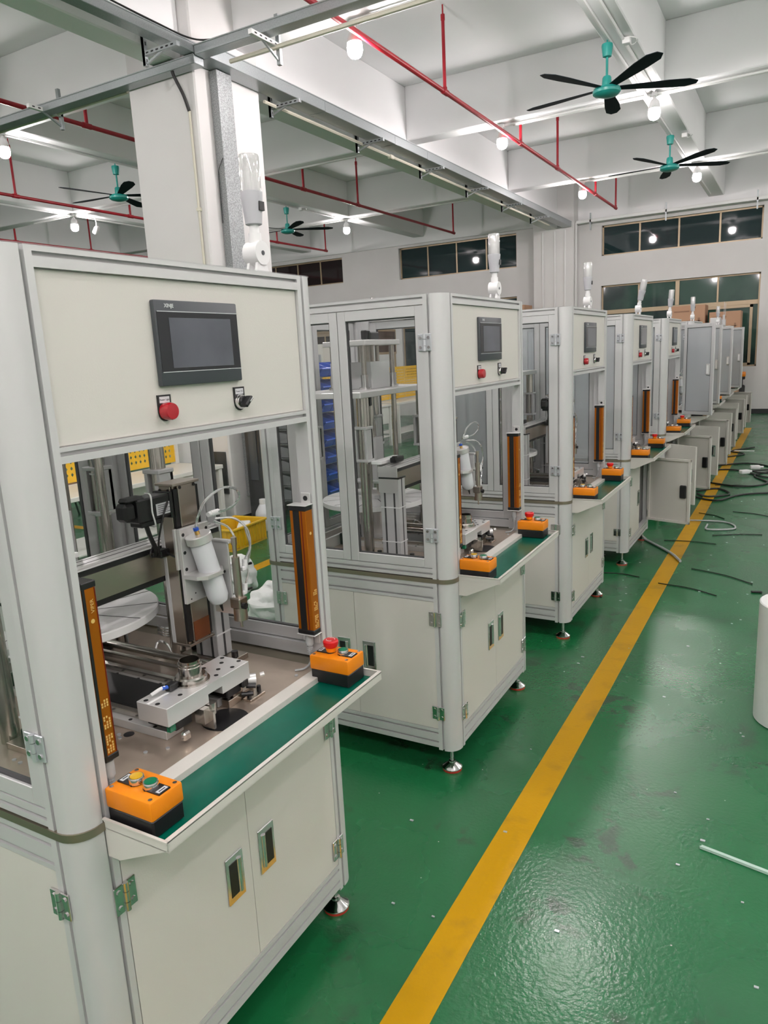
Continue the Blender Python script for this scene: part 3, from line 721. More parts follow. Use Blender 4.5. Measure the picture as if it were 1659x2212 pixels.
def foot(root, x, y):
    m = MB().cyl((x, y, .030), (x, y, .115), .008, n=12).lathe([(.014, .028), (.014, .040), (.010, .042)], c=(x, y, 0), n=14)
    m.lathe([(.042, .010), (.042, .013), (.037, .016), (.017, .032), (.013, .034)], c=(x, y, 0), n=26)
    m.cyl((x, y, .092), (x, y, .104), .013, n=6)
    o = m.build('levelling_foot', CHROME, root)
    MB().lathe([(.040, .0), (.041, .010), (.040, .012)], c=(x, y, 0), n=26).build('rubber_pad', PADRED, o)

def extrusion(mb, x0, x1, y0, y1, z0, z1, nx=1, ny=1, sm=1, am=0):
    """upright slotted profile"""
    mb.m(am).box(x0, x1, y0, y1, z0, z1, .002)
    mb.m(sm)
    for k in range(nx):
        c = x0 + (x1 - x0) * (k + .5) / nx
        mb.box(c - .004, c + .004, y0 - .0006, y1 + .0006, z0 + .001, z1 - .001)
    for k in range(ny):
        c = y0 + (y1 - y0) * (k + .5) / ny
        mb.box(x0 - .0006, x1 + .0006, c - .004, c + .004, z0 + .001, z1 - .001)
    mb.m(am); return mb

def build_machine():
    R = thing('assembly_machine', 'nearest white machine', 'machine', (0, 0, 0), 0, 'row of white assembly machines')
    # --- frame
    for fx in (0, 1):
        for fy in (0, 1):
            MB().prism(mir(POST, fx, fy), 'z', .105, ZT).build('corner_post', CORN, R)
            foot(R, -.035 if not fx else 2 * XC + .035, -.036 if not fy else 2 * YC + .036)
    cap = [p for p in arc(-.041, -.032, .053, -90, 0)]
    full = cap + [(x, 2 * YC - y) for x, y in arc(-.041, -.032, .053, 0, -90)] + [(2 * XC - x, 2 * YC - y) for x, y in cap] + [(2 * XC - x, y) for x, y in arc(-.041, -.032, .053, 0, -90)]
    def grow(poly, g): return [(XC + (x - XC) * (1 + g / .455), YC + (y - YC) * (1 + g / .465)) for x, y in poly]
    MB().prism(grow(full, .002), 'z', ZT, ZT + .002).build('roof_sheet', CLEAR, R)
    MB().prism(grow(full, .003), 'z', .827, T - .001).m(1).prism([(X0 - .016, .001), (X0 - .016, .759), (X1 + .03, .759), (X1 + .03, .001)], 'z', T - .002, T).build('table_plate', [BAND, TABLE], R)
    for (z0, z1, sl) in ((1.889, ZT, (.62,)), (1.551, 1.580, (.6,)), (.115, .197, (.3, .78)), (.750, .826, (.2, .75))):
        frail(MB(), z0, z1, sl).build('rail', ALU, R)
    for (z0, z1, sl) in ((1.889, ZT, (.62,)), (.848, .885, (.45,)), (.115, .197, (.3, .78)), (.750, .826, (.2, .75))):
        frail(MB(), z0, z1, sl, X1, -1).build('rail', ALU, R)
        for (y, o) in ((Y0, -1), (Y1, 1)): srail(MB(), z0, z1, sl, y, o).build('rail', ALU, R)
    for (xx, yy) in ((-.3, -.05), (-.62, -.05), (-.3, .81), (-.03, .2), (-.03, .62)):
        MB().cyl((xx, yy, ZT), (xx, yy, ZT + .007), .006, n=8).build('cap_screw', CHROME, R)
    # --- closed bottom and inner walls of the base
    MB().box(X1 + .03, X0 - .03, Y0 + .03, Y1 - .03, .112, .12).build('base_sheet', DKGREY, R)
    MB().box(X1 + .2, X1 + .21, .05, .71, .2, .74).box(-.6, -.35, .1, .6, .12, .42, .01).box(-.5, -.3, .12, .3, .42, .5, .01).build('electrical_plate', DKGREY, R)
    # --- upper glass doors (two per side, two at the back)
    zd0, zd1, L = .887, 1.886, .3755
    for sgn, y in ((-1, Y0), (1, Y1)):
        for fr in (1, 0):
            xh = -.067 if fr else -.067 - 2 * L - .001
            if sgn < 0:
                rot = PI if fr else 0
            else:
                rot = PI if fr else 0
            # outer face must point along sgn*y : frame is built y 0..0.022 inward from outer face -y
            if sgn < 0 and fr:
                d = glass_door(R, L, zd0, zd1, (xh, Y0 + .001, 0), 0, False); d.data.transform(Matrix.Scale(-1, 4, (1, 0, 0))); d.data.flip_normals()
                d.children[0].data.transform(Matrix.Scale(-1, 4, (1, 0, 0))); d.children[0].data.flip_normals(); d['tmp'] = 'nf'
            elif sgn < 0: d = glass_door(R, L, zd0, zd1, (xh, Y0 + .001, 0), 0, False)
            elif fr: d = glass_door(R, L, zd0, zd1, (xh, Y1 - .001, 0), PI, False)
            else:
                d = glass_door(R, L, zd0, zd1, (xh, Y1 - .001, 0), 0, False); d.data.transform(Matrix.Scale(-1, 4, (0, 1, 0))); d.data.flip_normals()
                d.children[0].data.transform(Matrix.Scale(-1, 4, (0, 1, 0))); d.children[0].data.flip_normals()
            ax = 'y-' if sgn < 0 else 'y+'
            hx = -.067 if fr else -.067 - 2 * L
            for (z0, z1) in ((1.722, 1.784), (.995, 1.05)):
                hinge(hx + (.002 if fr else -.002), (Y0 if sgn < 0 else Y1), z0, z1, ax, R, HINGE)
            if fr and sgn < 0:
                MB().box(-.335, -.290, -.006, .030, 1.33, 1.45, .003).m(1).box(-.325, -.300, .029, .0305, 1.345, 1.435).build('door_handle', [ALU2, DISC], d)
    for k in (0, 1):
        y = .004 + k * .376
        glass_door(R, .374, zd0, zd1, (X1 + .001, y + .374, 0), -PI / 2, False)
    # --- lower doors: front pair, side pairs, back pair
    zl0, zl1 = .199, .748
    dn = lower_door(R, .379, zl0, zl1, (X0 - .001, .002, 0), PI / 2, 1, None); dn['tmp'] = 'front_near'
    df = lower_door(R, .379, zl0, zl1, (X0 - .001, .760, 0), -PI / 2, 1, None)
    df.data.transform(Matrix.Scale(-1, 4, (0, 1, 0))); df.data.flip_normals(); df['tmp'] = 'front_far'
    for ch in df.children: ch.data.transform(Matrix.Scale(-1, 4, (0, 1, 0))); ch.data.flip_normals()
    for (z0, z1) in ((.628, .692), (.225, .290)):
        hinge(X0, .002, z0, z1, 'x', R, CHROME); hinge(X0, .760, z0, z1, 'x', R, CHROME)
    for sgn, y in ((-1, Y0 + .001), (1, Y1 - .001)):
        a = lower_door(R, L, zl0, zl1, (-.067 - 2 * L, y, 0), 0, 1, None)
        b = lower_door(R, L, zl0, zl1, (-.067, y, 0), 0, 1, None)
        for o in [b] + list(b.children): o.data.transform(Matrix.Scale(-1, 4, (1, 0, 0))); o.data.flip_normals()
        if sgn > 0:
            for o in [a, b] + list(a.children) + list(b.children): o.data.transform(Matrix.Scale(-1, 4, (0, 1, 0))); o.data.flip_normals()
        for hx in (-.065, -.069 - 2 * L):
            for (z0, z1) in ((.648, .708), (.243, .300)):
                hinge(hx, Y0 if sgn < 0 else Y1, z0, z1, 'y-' if sgn < 0 else 'y+', R, CHROME)
    MB().box(X1 + .001, X1 + .004, 0, .76, zl0, zl1).build('back_panel', CREAM, R)
    # --- operator side
    operator_panel(R)
    signal_tower(R)
    light_curtain(R, True); light_curtain(R, False)
    # tray with end brackets
    m = MB()
    ya, yb, xf = -.022, .784, .186
    m.box(.0, xf, ya, yb, .830, .8325)                                 # bottom sheet
    m.box(-.006, .0355, .004, .756, T + .0015, T + .004)                # flange lying on the table edge
    m.box(.0331, .0362, .0045, .7555, .8327, T + .0037)
    m.box(xf - .003, xf, ya, yb, .832, .852).box(xf - .010, xf, ya, yb, .850, .8535)
    for y in (ya, yb - .003):
        m.prism([(.0125, .768), (.0125, .853), (xf, .853), (xf, .834), (.045, .768)], 'y', y, y + .003)
        m.box(.0125, xf, y - .003 if y < 0 else y, y + .003 if y < 0 else y + .006, .850, .8535)
    tray = m.build('front_tray', CREAM, R)
    MB().box(.037, xf - .004, ya + .004, yb - .004, .8325, .8338).build('green_mat', MATG, tray)
    push_box(R, -.012, 'start'); push_box(R, .688, 'stop')
    # --- gantry with columns
    for y in (.115, .690):
        m = MB(); extrusion(m, -.385, -.295, y - .030, y + .030, T + .016, 1.205, 2, 1)
        o = m.build('gantry_column', [ALU, SLOT], R)
        MB().box(-.388, -.292, y - .033, y + .033, 1.205, 1.212, .001).build('end_cap', BLACK, o)
        bs = MB().box(-.435, -.245, y - .042, y + .042, T, T + .016, .001)
        for sx in (-.42, -.26): bs.m(1).cyl((sx, y, T + .016), (sx, y, T + .034), .010, n=10).m(0)
        bs.build('base_plate', [STEEL, BLACK], o)
        zt = MB()
        for z in (.93, 1.08): zt.box(-.3865, -.2935, y - .0315, y + .0315, z, z + .004)
        zt.build('cable_tie', WHITEP, o)
    m = MB().box(-.385, -.305, .09, .72, 1.148, 1.250, .002)                        # beam
    m.m(1).box(-.3052, -.3035, .09, .72, 1.234, 1.248).box(-.3052, -.3035, .09, .72, 1.150, 1.168)
    m.m(2).box(-.305, -.299, .09, .72, 1.166, 1.235)
    m.m(0).box(-.375, -.315, .09, .72, 1.250, 1.256, .001).m(1).box(-.362, -.358, .09, .72, 1.256, 1.2563).box(-.333, -.329, .09, .72, 1.256, 1.2563)
    m.m(0).box(-.39, -.30, .084, .09, 1.145, 1.256).box(-.39, -.30, .72, .726, 1.145, 1.256)
    m.build('gantry_beam', [ALU2, BLACK, STEEL], R)
    MB().box(-.43, -.38, .10, .30, 1.262, 1.275, .001).box(-.43, -.42, .15, .30, 1.22, 1.262).build('cable_bracket', DISC, R)
    MB().box(-.37, -.34, .155, .235, 1.262, 1.285, .004).box(-.352, -.338, .145, .165, 1.275, 1.292).build('limit_switch', BLACK, R)
    # --- vertical slide (steel box with dark slots)
    vx0, vx1, vy0, vy1, vz0, vz1 = -.300, -.238, .497, .592, .972, 1.412
    m = MB().box(vx0, vx1 - .010, vy0 + .006, vy1 - .006, vz0, vz1)
    m.m(1).box(vx0, vx1 - .003, vy0 + .003, vy1 - .003, vz0 + .01, vz1 - .01)
    m.m(0).box(vx1 - .006, vx1, vy0 + .018, vy1 - .014, vz0 + .003, vz1 - .003, .001)
    m.box(vx0, vx1 - .012, vy0, vy0 + .004, vz0 + .003, vz1 - .003, .001)
    m.m(2).box(vx0 - .002, vx0 + .012, vy0 - .001, vy1 + .001, vz0, vz1, .001)
    m.m(0).box(vx0 - .002, vx1 + .001, vy0 - .001, vy1 + .001, vz1 - .003, vz1 + .004, .001).box(vx0 - .002, vx1 + .001, vy0 - .001, vy1 + .001, vz0 - .004, vz0 + .003, .001)
    for (a, b, c) in ((vx1 + .0005, vy0 + .024, vz1 - .008), (vx1 + .0005, vy1 - .02, vz1 - .008), (vx1 + .0005, vy0 + .024, vz0 + .01), (vx1 + .0005, vy1 - .02, vz0 + .01)):
        m.m(1).cyl((a - .002, b, c), (a + .0012, b, c), .0045, n=8)
    for sx in (-.285, -.256): m.m(1).cyl((sx, vy0 + .001, vz1 - .014), (sx, vy0 - .0015, vz1 - .014), .0045, n=8)
    v = m.build('vertical_slide', [STEEL, BLACK, ALU], R)
    MB().box(vx1 + .0005, vx1 + .002, vy0 + .02, vy1 - .016, vz0 + .008, vz0 + .062).build('lower_cover', COPPER, v)
    # motor
    m = MB().box(-.298, -.243, vy0 - .115, vy0 - .003, 1.335, 1.395, .004).box(-.290, -.250, vy0 - .150, vy0 - .113, 1.345, 1.390, .008).box(-.302, -.239, vy0 - .012, vy0 - .002, 1.330, 1.398, .002)
    m.box(-.292, -.249, vy0 - .105, vy0 - .03, 1.322, 1.337, .003).box(-.288, -.252, vy0 - .14, vy0 - .08, 1.388, 1.402, .006)
    m.m(1).box(-.2435, -.2425, vy0 - .058, vy0 - .006, 1.345, 1.375).m(2)
    for k in range(5): m.box(-.2426, -.2422, vy0 - .052, vy0 - .012 - .006 * (k % 2), 1.350 + k * .0048, 1.3515 + k * .0048)
    o = m.build('servo_motor', [BLACK, PAPER, INK], R)
    MB().tube(bez([(-.270, vy0 - .065, 1.403), (-.243, vy0 - .072, 1.400), (-.236, vy0 - .078, 1.36), (-.243, vy0 - .066, 1.322), (-.27, vy0 - .06, 1.318)]), .0022, 6).build('cable_tie', WHITEP, o)
    MB().tube(bez([(-.262, vy0 - .08, 1.325), (-.262, vy0 - .07, 1.29), (-.275, vy0 - .045, 1.25), (-.29, vy0 - .038, 1.23)]), .006, 6).tube(bez([(-.240, vy0 - .02, 1.375), (-.236, vy0 - .045, 1.34), (-.250, vy0 - .055, 1.28), (-.27, vy0 - .04, 1.235)]), .0025, 6).tube(bez([(-.28, vy0 - .05, 1.26), (-.275, vy0 - .065, 1.245), (-.28, vy0 - .055, 1.232), (-.285, vy0 - .04, 1.245), (-.28, vy0 - .048, 1.26)]), .0022, 5).build('motor_cable', CABLEB, o)
    MB().box(-.30, -.275, vy0 - .03, vy0 + .005, 1.222, 1.243, .003).box(-.24, -.225, vy0 + .0, vy0 + .012, 1.205, 1.235, .001).tube(bez([(-.28, vy0 - .01, 1.235), (-.245, vy0 - .012, 1.225), (-.232, vy0 + .0, 1.22)]), .003, 5).build('cable_clip', [BLACK], R)
    # --- mounting plate, bottle, holder
    px = -.232
    m = MB().box(px, px + .012, .487, .594, 1.095, 1.300, .0015)
    for (a, b) in ((.497, 1.283), (.583, 1.283), (.497, 1.235), (.497, 1.190)): m.m(1).cyl((px + .010, a, b), (px + .0128, a, b), .0048, n=12)
    for (a, b) in ((.503, 1.106), (.520, 1.118)): m.m(1).cyl((px + .011, a, b), (px + .0125, a, b), .0022, n=8)
    m.m(0).box(px - .008, px, .480, .490, 1.19, 1.30, .001)
    m.build('mounting_plate', [ALU2, BLACK], R)
    m = MB().prism([(px + .012, .482), (px + .012, .592), (px + .050, .592), (px + .082, .560), (px + .082, .500), (px + .060, .482)], 'z', 1.168, 1.178)
    m.m(1).cyl((px + .0825, .582 - .02, 1.173), (px + .0835, .582 - .02, 1.173), .004, n=8)
    m.build('bottle_holder', [ALU2, BLACK], R)
    TM = Matrix.Translation((px + .046, .545, 1.178)) @ Matrix.Rotation(math.radians(12), 4, 'X') @ Matrix.Rotation(math.radians(-4), 4, 'Y')
    m = MB().lathe([(.0, -.105), (.008, -.103), (.022, -.094), (.0275, -.080), (.0285, -.070), (.0285, .085), (.026, .089)], n=26).xf(TM)
    bo = m.build('glue_bottle', FROST, R)
    MB().lathe([(.032, .083), (.0345, .085), (.0345, .104), (.0325, .106), (.0, .106)], n=26).xf(TM).build('bottle_cap', ALU2, bo)
    MB().lathe([(.0065, .106), (.0065, .117), (.005, .118)], n=12).m(1).lathe([(.0075, .117), (.0075, .124), (.0, .125)], n=12).xf(TM).build('tube_fitting', [BRASS, BLUEF], bo)
    MB().cyl((0, 0, -.104), (0, 0, -.125), .005, .002, n=8).xf(TM).build('bottle_nozzle', BLACK, bo)
    # --- clear tubes
    tp_ = TM @ Vector((0, 0, .124))
    m = MB()
    m.tube(bez([tp_, (-.180, .520, 1.335), (-.172, .548, 1.372), (-.160, .60, 1.392), (-.160, .648, 1.380), (-.165, .664, 1.352), (-.18, .640, 1.328), (-.20, .597, 1.322)]), .0035, 8)
    m.tube(bez([(-.20, .60, 1.307), (-.17, .640, 1.300), (-.15, .667, 1.265), (-.145, .668, 1.215), (-.15, .645, 1.180)]), .0035, 8)
    m.tube(bez([(-.20, .595, 1.300), (-.18, .625, 1.278), (-.165, .632, 1.24), (-.16, .618, 1.195)]), .0032, 8)
    m.tube(bez([(-.15, .655, 1.165), (-.145, .668, 1.215), (-.15, .660, 1.27)]), .0030, 8)
    m.tube(bez([(-.15, .655, 1.170), (-.147, .652, 1.14), (-.15, .638, 1.11)]), .0030, 8)
    m.build('clear_tubing', BROWNG, R)
    MB().cyl((-.20, .585, 1.322), (-.20, .615, 1.322), .0085, n=12).cyl((-.20, .575, 1.322), (-.20, .587, 1.322), .007, n=10).build('push_fitting', WHITEP, R)
    for (a, b, c) in ((-.16, .616, 1.185), (-.15, .644, 1.172), (-.15, .636, 1.105), (-.16, .612, 1.100)):
        MB().cyl((a, b, c - .012), (a, b + .003, c + .012), .0075, n=12).box(a - .006, a + .006, b - .014, b + .004, c - .018, c - .006, .002).build('push_fitting', WHITEP, R)
    # dispensing valve
    m = MB().cyl((-.15, .610, 1.06), (-.15, .610, 1.20), .011, n=14).cyl((-.15, .610, 1.20), (-.15, .610, 1.235), .006, n=10).cyl((-.15, .610, 1.235), (-.15, .610, 1.255), .008, n=10)
    m.box(-.168, -.132, .590, .624, 1.058, 1.088, .003).cyl((-.15, .610, 1.022), (-.15, .610, 1.058), .0195, n=20).cyl((-.15, .610, 1.000), (-.15, .610, 1.022), .004, n=8)
    m.m(1).cyl((-.128, .598, 1.068), (-.118, .598, 1.068), .009, n=10).cyl((-.15, .655, 1.168), (-.15, .672, 1.166), .004, n=8).cyl((-.15, .645, 1.098), (-.15, .664, 1.096), .004, n=8)
    m.build('dispensing_valve', [STEEL, BLACK], R)
    MB().box(-.225, -.16, .594, .600, 1.04, 1.25, .001).box(-.225, -.155, .594, .62, 1.24, 1.246, .001).cyl((-.19, .604, 1.13), (-.19, .604, 1.225), .006, n=8).build('valve_bracket', ALU2, R)
    # --- linear guides with the sliding block
    for y in (.290, .470):
        m = MB().box(-.70, -.105, y - .028, y + .028, T, T + .022, .001).m(1).box(-.70, -.105, y - .008, y + .008, T + .022, T + .038, .001)
        for k in range(7): m.m(2).cyl((-.66 + k * .085, y - .019, T + .021), (-.66 + k * .085, y - .019, T + .0228), .005, n=8)
        m.build('linear_guide', [ALU2, ROD, BLACK], R)
    m = MB().box(-.70, -.16, .319, .441, T, T + .030, .002).m(1)
    m.cyl((-.70, .585, T + .034), (-.20, .585, T + .034), .012, n=14).cyl((-.70, .548, T + .026), (-.20, .548, T + .026), .006, n=10).m(0)
    m.box(-.72, -.70, .26, .62, T, T + .055, .003).box(-.20, -.17, .53, .605, T, T + .05, .003)
    m.build('slide_cover', [BLACK, ROD], R)
    for y in (.262, .442):
        MB().box(-.165, -.07, y, y + .055, T + .03, T + .058, .003).build('guide_carriage', [BLACK], R)
    bx0, bx1, by0, by1, bz0, bz1 = -.158, -.060, .232, .522, T + .058, T + .104
    m = MB().box(bx0, bx1, by0, by0 + .135, bz0, bz1, .001).box(bx0, bx1, by0 + .185, by1, bz0, bz1, .001).box(bx0, bx1, by0 + .134, by0 + .186, bz0 + .022, bz1)
    for (a, b) in ((-.14, .245), (-.10, .243), (-.145, .31), (-.085, .30), (-.08, .42), (-.10, .45), (-.14, .44), (-.075, .475), (-.12, .485), (-.14, .51), (-.085, .512)):
        m.m(1).cyl((a, b, bz1 - .001), (a, b, bz1 + .0006), .0058, n=12)
    m.m(2).box(-.125, -.118, by0 + .0, by0 + .065, bz1 - .0005, bz1 + .0006)
    m.build('fixture_block', [ALU2, BLACK, DISC], R)
    cx, cy = -.118, .372
    m = MB().lathe([(.046, 0), (.046, .004)], c=(cx, cy, bz1), n=30)
    m.lathe([(.040, .004), (.040, .014), (.036, .018), (.028, .018), (.028, .040), (.0265, .042), (.0295, .044), (.0295, .048), (.026, .049), (.026, .056), (.0235, .056), (.0235, .010), (0, .010)], c=(cx, cy, bz1), n=36)
    m.build('ring_fixture', RINGM, R)
    MB().box(-.135, -.115, .300, .325, bz1, bz1 + .018, .002).cyl((-.125, .325, bz1 + .010), (-.125, .345, bz1 + .012), .004, n=8).m(1).tube(bez([(-.125, .302, bz1 + .012), (-.13, .285, bz1 + .014), (-.14, .262, bz1 + .006)]), .0045, 8).m(2).tube([(-.125, .302, bz1 + .012), (-.129, .287, bz1 + .014)], .005, 8).build('proximity_sensor', [BLACK, WHITEP, BLUEF], R)
    # black access hole and the pieces under the block
    m = MB().cyl((-.045, .40, T), (-.045, .40, T + .0012), .058, n=32)
    m.m(1).box(-.075, -.045, .33, .35, T + .02, T + .058).cyl((-.06, .37, T + .03), (-.06, .37, T + .058), .014, n=16).box(-.07, -.03, .345, .352, T + .004, T + .05).box(-.06, -.045, .262, .285, T + .008, T + .03, .004)
    m.m(2).box(-.082, -.07, .245, .262, T + .036, T + .052)
    m.build('clamp_assembly', [BLACK, ROD, GREENB], R)
    # small bench sensor / clamp at the front right
    m = MB().box(-.100, -.075, .450, .550, T, T + .020, .001).box(-.098, -.080, .475, .512, T + .02, T + .05, .001).box(-.072, -.045, .50, .56, T, T + .006, .001)
    m.m(1).cyl((-.088, .462, T + .020), (-.088, .462, T + .032), .007, n=10).cyl((-.060, .512, T + .006), (-.060, .512, T + .022), .006, n=10).cyl((-.060, .552, T + .006), (-.060, .552, T + .022), .006, n=10)
    m.box(-.078, -.058, .490, .515, T + .040, T + .062, .004).cyl((-.07, .515, T + .035), (-.05, .530, T + .033), .0065, n=10).cyl((-.07, .495, T + .020), (-.045, .512, T + .020), .006, n=10).cyl((-.095, .452, T + .045), (-.095, .475, T + .045), .005, n=10).cyl((-.098, .455, T + .030), (-.098, .475, T + .030), .007, n=10)
    m.m(2).cyl((-.082, .525, T + .045), (-.060, .545, T + .045), .015, n=18).cyl((-.058, .560, T + .050), (-.050, .568, T + .052), .006, n=8)
    m.m(3).box(-.098, -.078, .482, .500, T + .050, T + .080, .002)
    m.build('clamp_sensor', [STEEL, BLACK, ALU2, DKGREY], R)
    # screws and holes in the plate
    m = MB().m(1).cyl((-.215, .245, T), (-.215, .245, T + .0008), .013, n=16)
    m.build('cable_hole', [HINGE, BLACK], R)
    for (a, b) in ((-.22, .222), (-.235, .232), (-.11, .20), (-.075, .235), (-.37, .047), (-.345, .045), (-.40, .63), (-.375, .64), (-.03, .68)): MB().cyl((a, b, T), (a, b, T + .003), .005, n=8).build('plate_screw', HINGE, R)
    # --- rotary disc with radial grooves
    dx, dy, dz = -.585, .383, 1.035
    m = MB().lathe([(0, 0), (.245, 0), (.25, .003), (.25, .022), (.247, .025), (0, .025)], c=(dx, dy, dz), n=48)
    for k in range(12):
        a = k * PI / 6 + .2; c, s_ = math.cos(a), math.sin(a); w = .0022
        m.m(1).face([(dx + c * .07 - s_ * w, dy + s_ * .07 + c * w, dz + .0254), (dx + c * .07 + s_ * w, dy + s_ * .07 - c * w, dz + .0254), (dx + c * .247 + s_ * w, dy + s_ * .247 - c * w, dz + .0254), (dx + c * .247 - s_ * w, dy + s_ * .247 + c * w, dz + .0254)])
    m.m(0)
    d = m.build('rotary_disc', [DISC, SLOT, DISC], R)
    MB().cyl((dx, dy, T), (dx, dy, dz), .075, n=24).cyl((dx, dy, dz + .025), (dx, dy, dz + .05), .06, n=24).build('disc_hub', ALU2, d)
    # --- press tower
    for (x, y) in ((-.463, .103), (-.463, .665), (-.725, .103), (-.725, .665)):
        o = MB().cyl((x, y, T), (x, y, 1.545), .0225, n=18).build('press_column', ROD, R)
    MB().box(-.80, -.430, .040, .725, 1.545, 1.570, .002).build('middle_plate', ALU2, R)
    MB().box(-.72, -.500, .222, .546, 1.762, 1.785, .002).build('top_plate', ALU2, R)
    for (x, y) in ((-.530, .255), (-.530, .515), (-.69, .255), (-.69, .515)):
        o = MB().cyl((x, y, 1.15), (x, y, 1.762), .012, n=14).build('guide_rod', ROD, R)
        MB().lathe([(.026, 1.570), (.026, 1.582), (.018, 1.582), (.018, 1.635)], c=(x, y, 0), n=18).build('bushing', CHROME, o)
    m = MB().box(-.675, -.520, .30, .47, 1.570, 1.690, .002).box(-.69, -.68, .23, .54, 1.570, 1.690, .001).m(1)
    for k in range(4): m.cyl((-.53 - k * .03, .33 + (k % 2) * .1, 1.690), (-.53 - k * .03, .33 + (k % 2) * .1, 1.762), .010, n=10)
    m.cyl((-.60, .38, 1.69), (-.60, .38, 1.762), .03, n=18)
    m.build('press_cylinder', [ALU, ROD], R)
    MB().box(-.60, -.55, .36, .44, 1.785, 1.822, .005).box(-.59, -.56, .34, .38, 1.790, 1.830, .004).build('valve_block', BLACK, R)
    m = MB().box(-.62, -.545, .345, .42, 1.15, 1.345, .002).m(1).cyl((-.585, .383, 1.345), (-.585, .383, 1.545), .017, n=14).m(0).box(-.66, -.50, .30, .46, 1.14, 1.15, .002)
    m.box(-.64, -.53, .33, .44, 1.06, 1.075, .002).m(1)
    for (a, b) in ((-.625, .35), (-.545, .35), (-.625, .42), (-.545, .42)): m.cyl((a, b, 1.065), (a, b, 1.14), .008, n=8)
    m.m(2).box(-.60, -.57, .36, .39, 1.49, 1.535, .003)
    m.build('press_head', [ALU, ROD, BLACK], R)
    for (x, y) in ((-.463, .103), (-.463, .665), (-.725, .103), (-.725, .665)):
        m = MB().box(x - .031, x - .019, y - .027, y + .027, 1.285, 1.412, .001).box(x + .019, x + .031, y - .027, y + .027, 1.285, 1.412, .001).box(x - .031, x + .031, y + .015, y + .027, 1.285, 1.412, .001)
        m.box(x - .034, x + .034, y - .030, y + .030, 1.412, 1.424, .002).box(x - .034, x + .034, y - .030, y + .030, 1.273, 1.285, .002)
        m.build('guide_block', ALU, R)
    MB().box(-.735, -.720, .10, .66, T, T + .05, .001).box(-.86, -.845, .02, .74, T, T + .03, .001).build('rear_stop_bar', ALU2, R)
    for z in (1.12, 1.27, 1.40): MB().cyl((-.725, .665, z), (-.725, .665, z + .005), .0255, n=18).build('cable_tie', WHITEP, o)
    MB().tube([(-.698, .672, T), (-.698, .66, 1.2), (-.715, .632, 1.54)], .004, 6).build('tied_cable', CABLEG, o)
    m = MB()
    for k in range(4): m.tube(bez([(-.62, .735, T + .02 + k * .008), (-.55, .70, T + .035 + k * .008), (-.48, .72, T + .03 + k * .008), (-.42, .735, T + .02 + k * .006)]), .005, 6)
    m.tube(bez([(-.50, .60, T + .01), (-.50, .62, T + .05), (-.485, .64, T + .04), (-.47, .645, T + .005)]), .004, 6)
    m.m(1).cyl((-.50, .712, T + .03), (-.497, .716, T + .072), .018, n=10)
    m.build('air_tubing', [BROWNG, BLACK], R)
    return R

M1 = build_machine()
ML = ['nearest white assembly machine with a cream control panel, at the left of the picture',
      'second assembly machine in the row, seen past its clear side doors',
      'third assembly machine in the row, with both lower front doors shut',
      'fourth assembly machine, first one with a lower front door standing open',
      'fifth assembly machine in the row, both lower doors open, clear side doors shut',
      'sixth assembly machine, first one with a tall frosted side door swung out',
      'seventh assembly machine, with a frosted side door open and no signal tower',
      'eighth assembly machine, with the farthest white signal tower on its roof',
      'last assembly machine at the far end, with silver cylinders on top']
place = [(0, 0, 0, 0), (.0116, 1.7144, 0, .0048), (.0361, 3.3004, -.004, -.0033), (.0464, 4.9418, -.008, -.005), (.05, 6.62, .0, 0), (.07, 8.30, 0, 0), (.06, 9.98, 0, 0), (.05, 11.66, 0, 0), (.05, 13.34, 0, 0)]
def child(R, nm, key=None):
    for c in R.children:
        if c.name.split('.')[0] == nm and (key is None or c.get('tmp') == key): return c
machines = [M1]
for i in range(1, len(place)): machines.append(copy_tree(M1))
def setmat(o, m_):
    me = o.data.copy(); me.materials.clear(); me.materials.append(m_); o.data = me
def remove_tree(o):
    for c in list(o.children): remove_tree(c)
    bpy.data.objects.remove(o)
for i, (R, (x, y, z, a)) in enumerate(zip(machines, place)):
    R.location = (x, y, 0); R.rotation_euler = (0, 0, a); R['label'] = ML[i]
    fn, ff, sd = child(R, 'lower_door', 'front_near'), child(R, 'lower_door', 'front_far'), child(R, 'glass_door', 'nf')
    if i >= 3: ff.rotation_euler = (0, 0, -PI / 2 + math.radians((0, 0, 0, 73, 70, 72, 66, 70, 75)[i]))
    if i >= 4: fn.rotation_euler = (0, 0, PI / 2 - math.radians((0, 0, 0, 0, 128, 122, 118, 125, 120)[i]))
    if i >= 5: sd.rotation_euler = (0, 0, math.radians((0, 0, 0, 0, 0, 152, 137, 140, 150)[i]))
    if i < 5: remove_tree([q for q in sd.children if q.name.startswith('door_handle')][0])
    if i in (2,):
        for g in R.children:
            if g.name.startswith('glass_door'):
                for p in g.children:
                    if p.name.startswith('pane') and g.get('tmp') is None: setmat(p, HALF)
    if i in (3, 4):
        for g in R.children:
            if g.name.startswith('glass_door'):
                for p in g.children:
                    if p.name.startswith('pane'): setmat(p, HALF if g.get('tmp') == 'nf' and i == 4 else FILM)
    if i >= 5:
        for g in R.children:
            if g.name.startswith('glass_door'):
                for p in g.children:
                    if p.name.startswith('pane'): setmat(p, FILM)
    if i in (6, 8): remove_tree(child(R, 'signal_tower'))
    if i in (3, 4):
        s_ = child(R, 'signal_tower')
        Mx = Matrix.Translation((-.10, .745, 1.989)) @ Matrix.Rotation(math.radians(11 if i == 3 else 4), 4, 'Y') @ Matrix.Translation((.10, -.745, -1.989))
        for c in s_.children: c.data = c.data.copy(); c.data.transform(Mx)
for R in machines:
    for c in R.children:
        if c.get('tmp') is not None: del c['tmp']
R = machines[8]
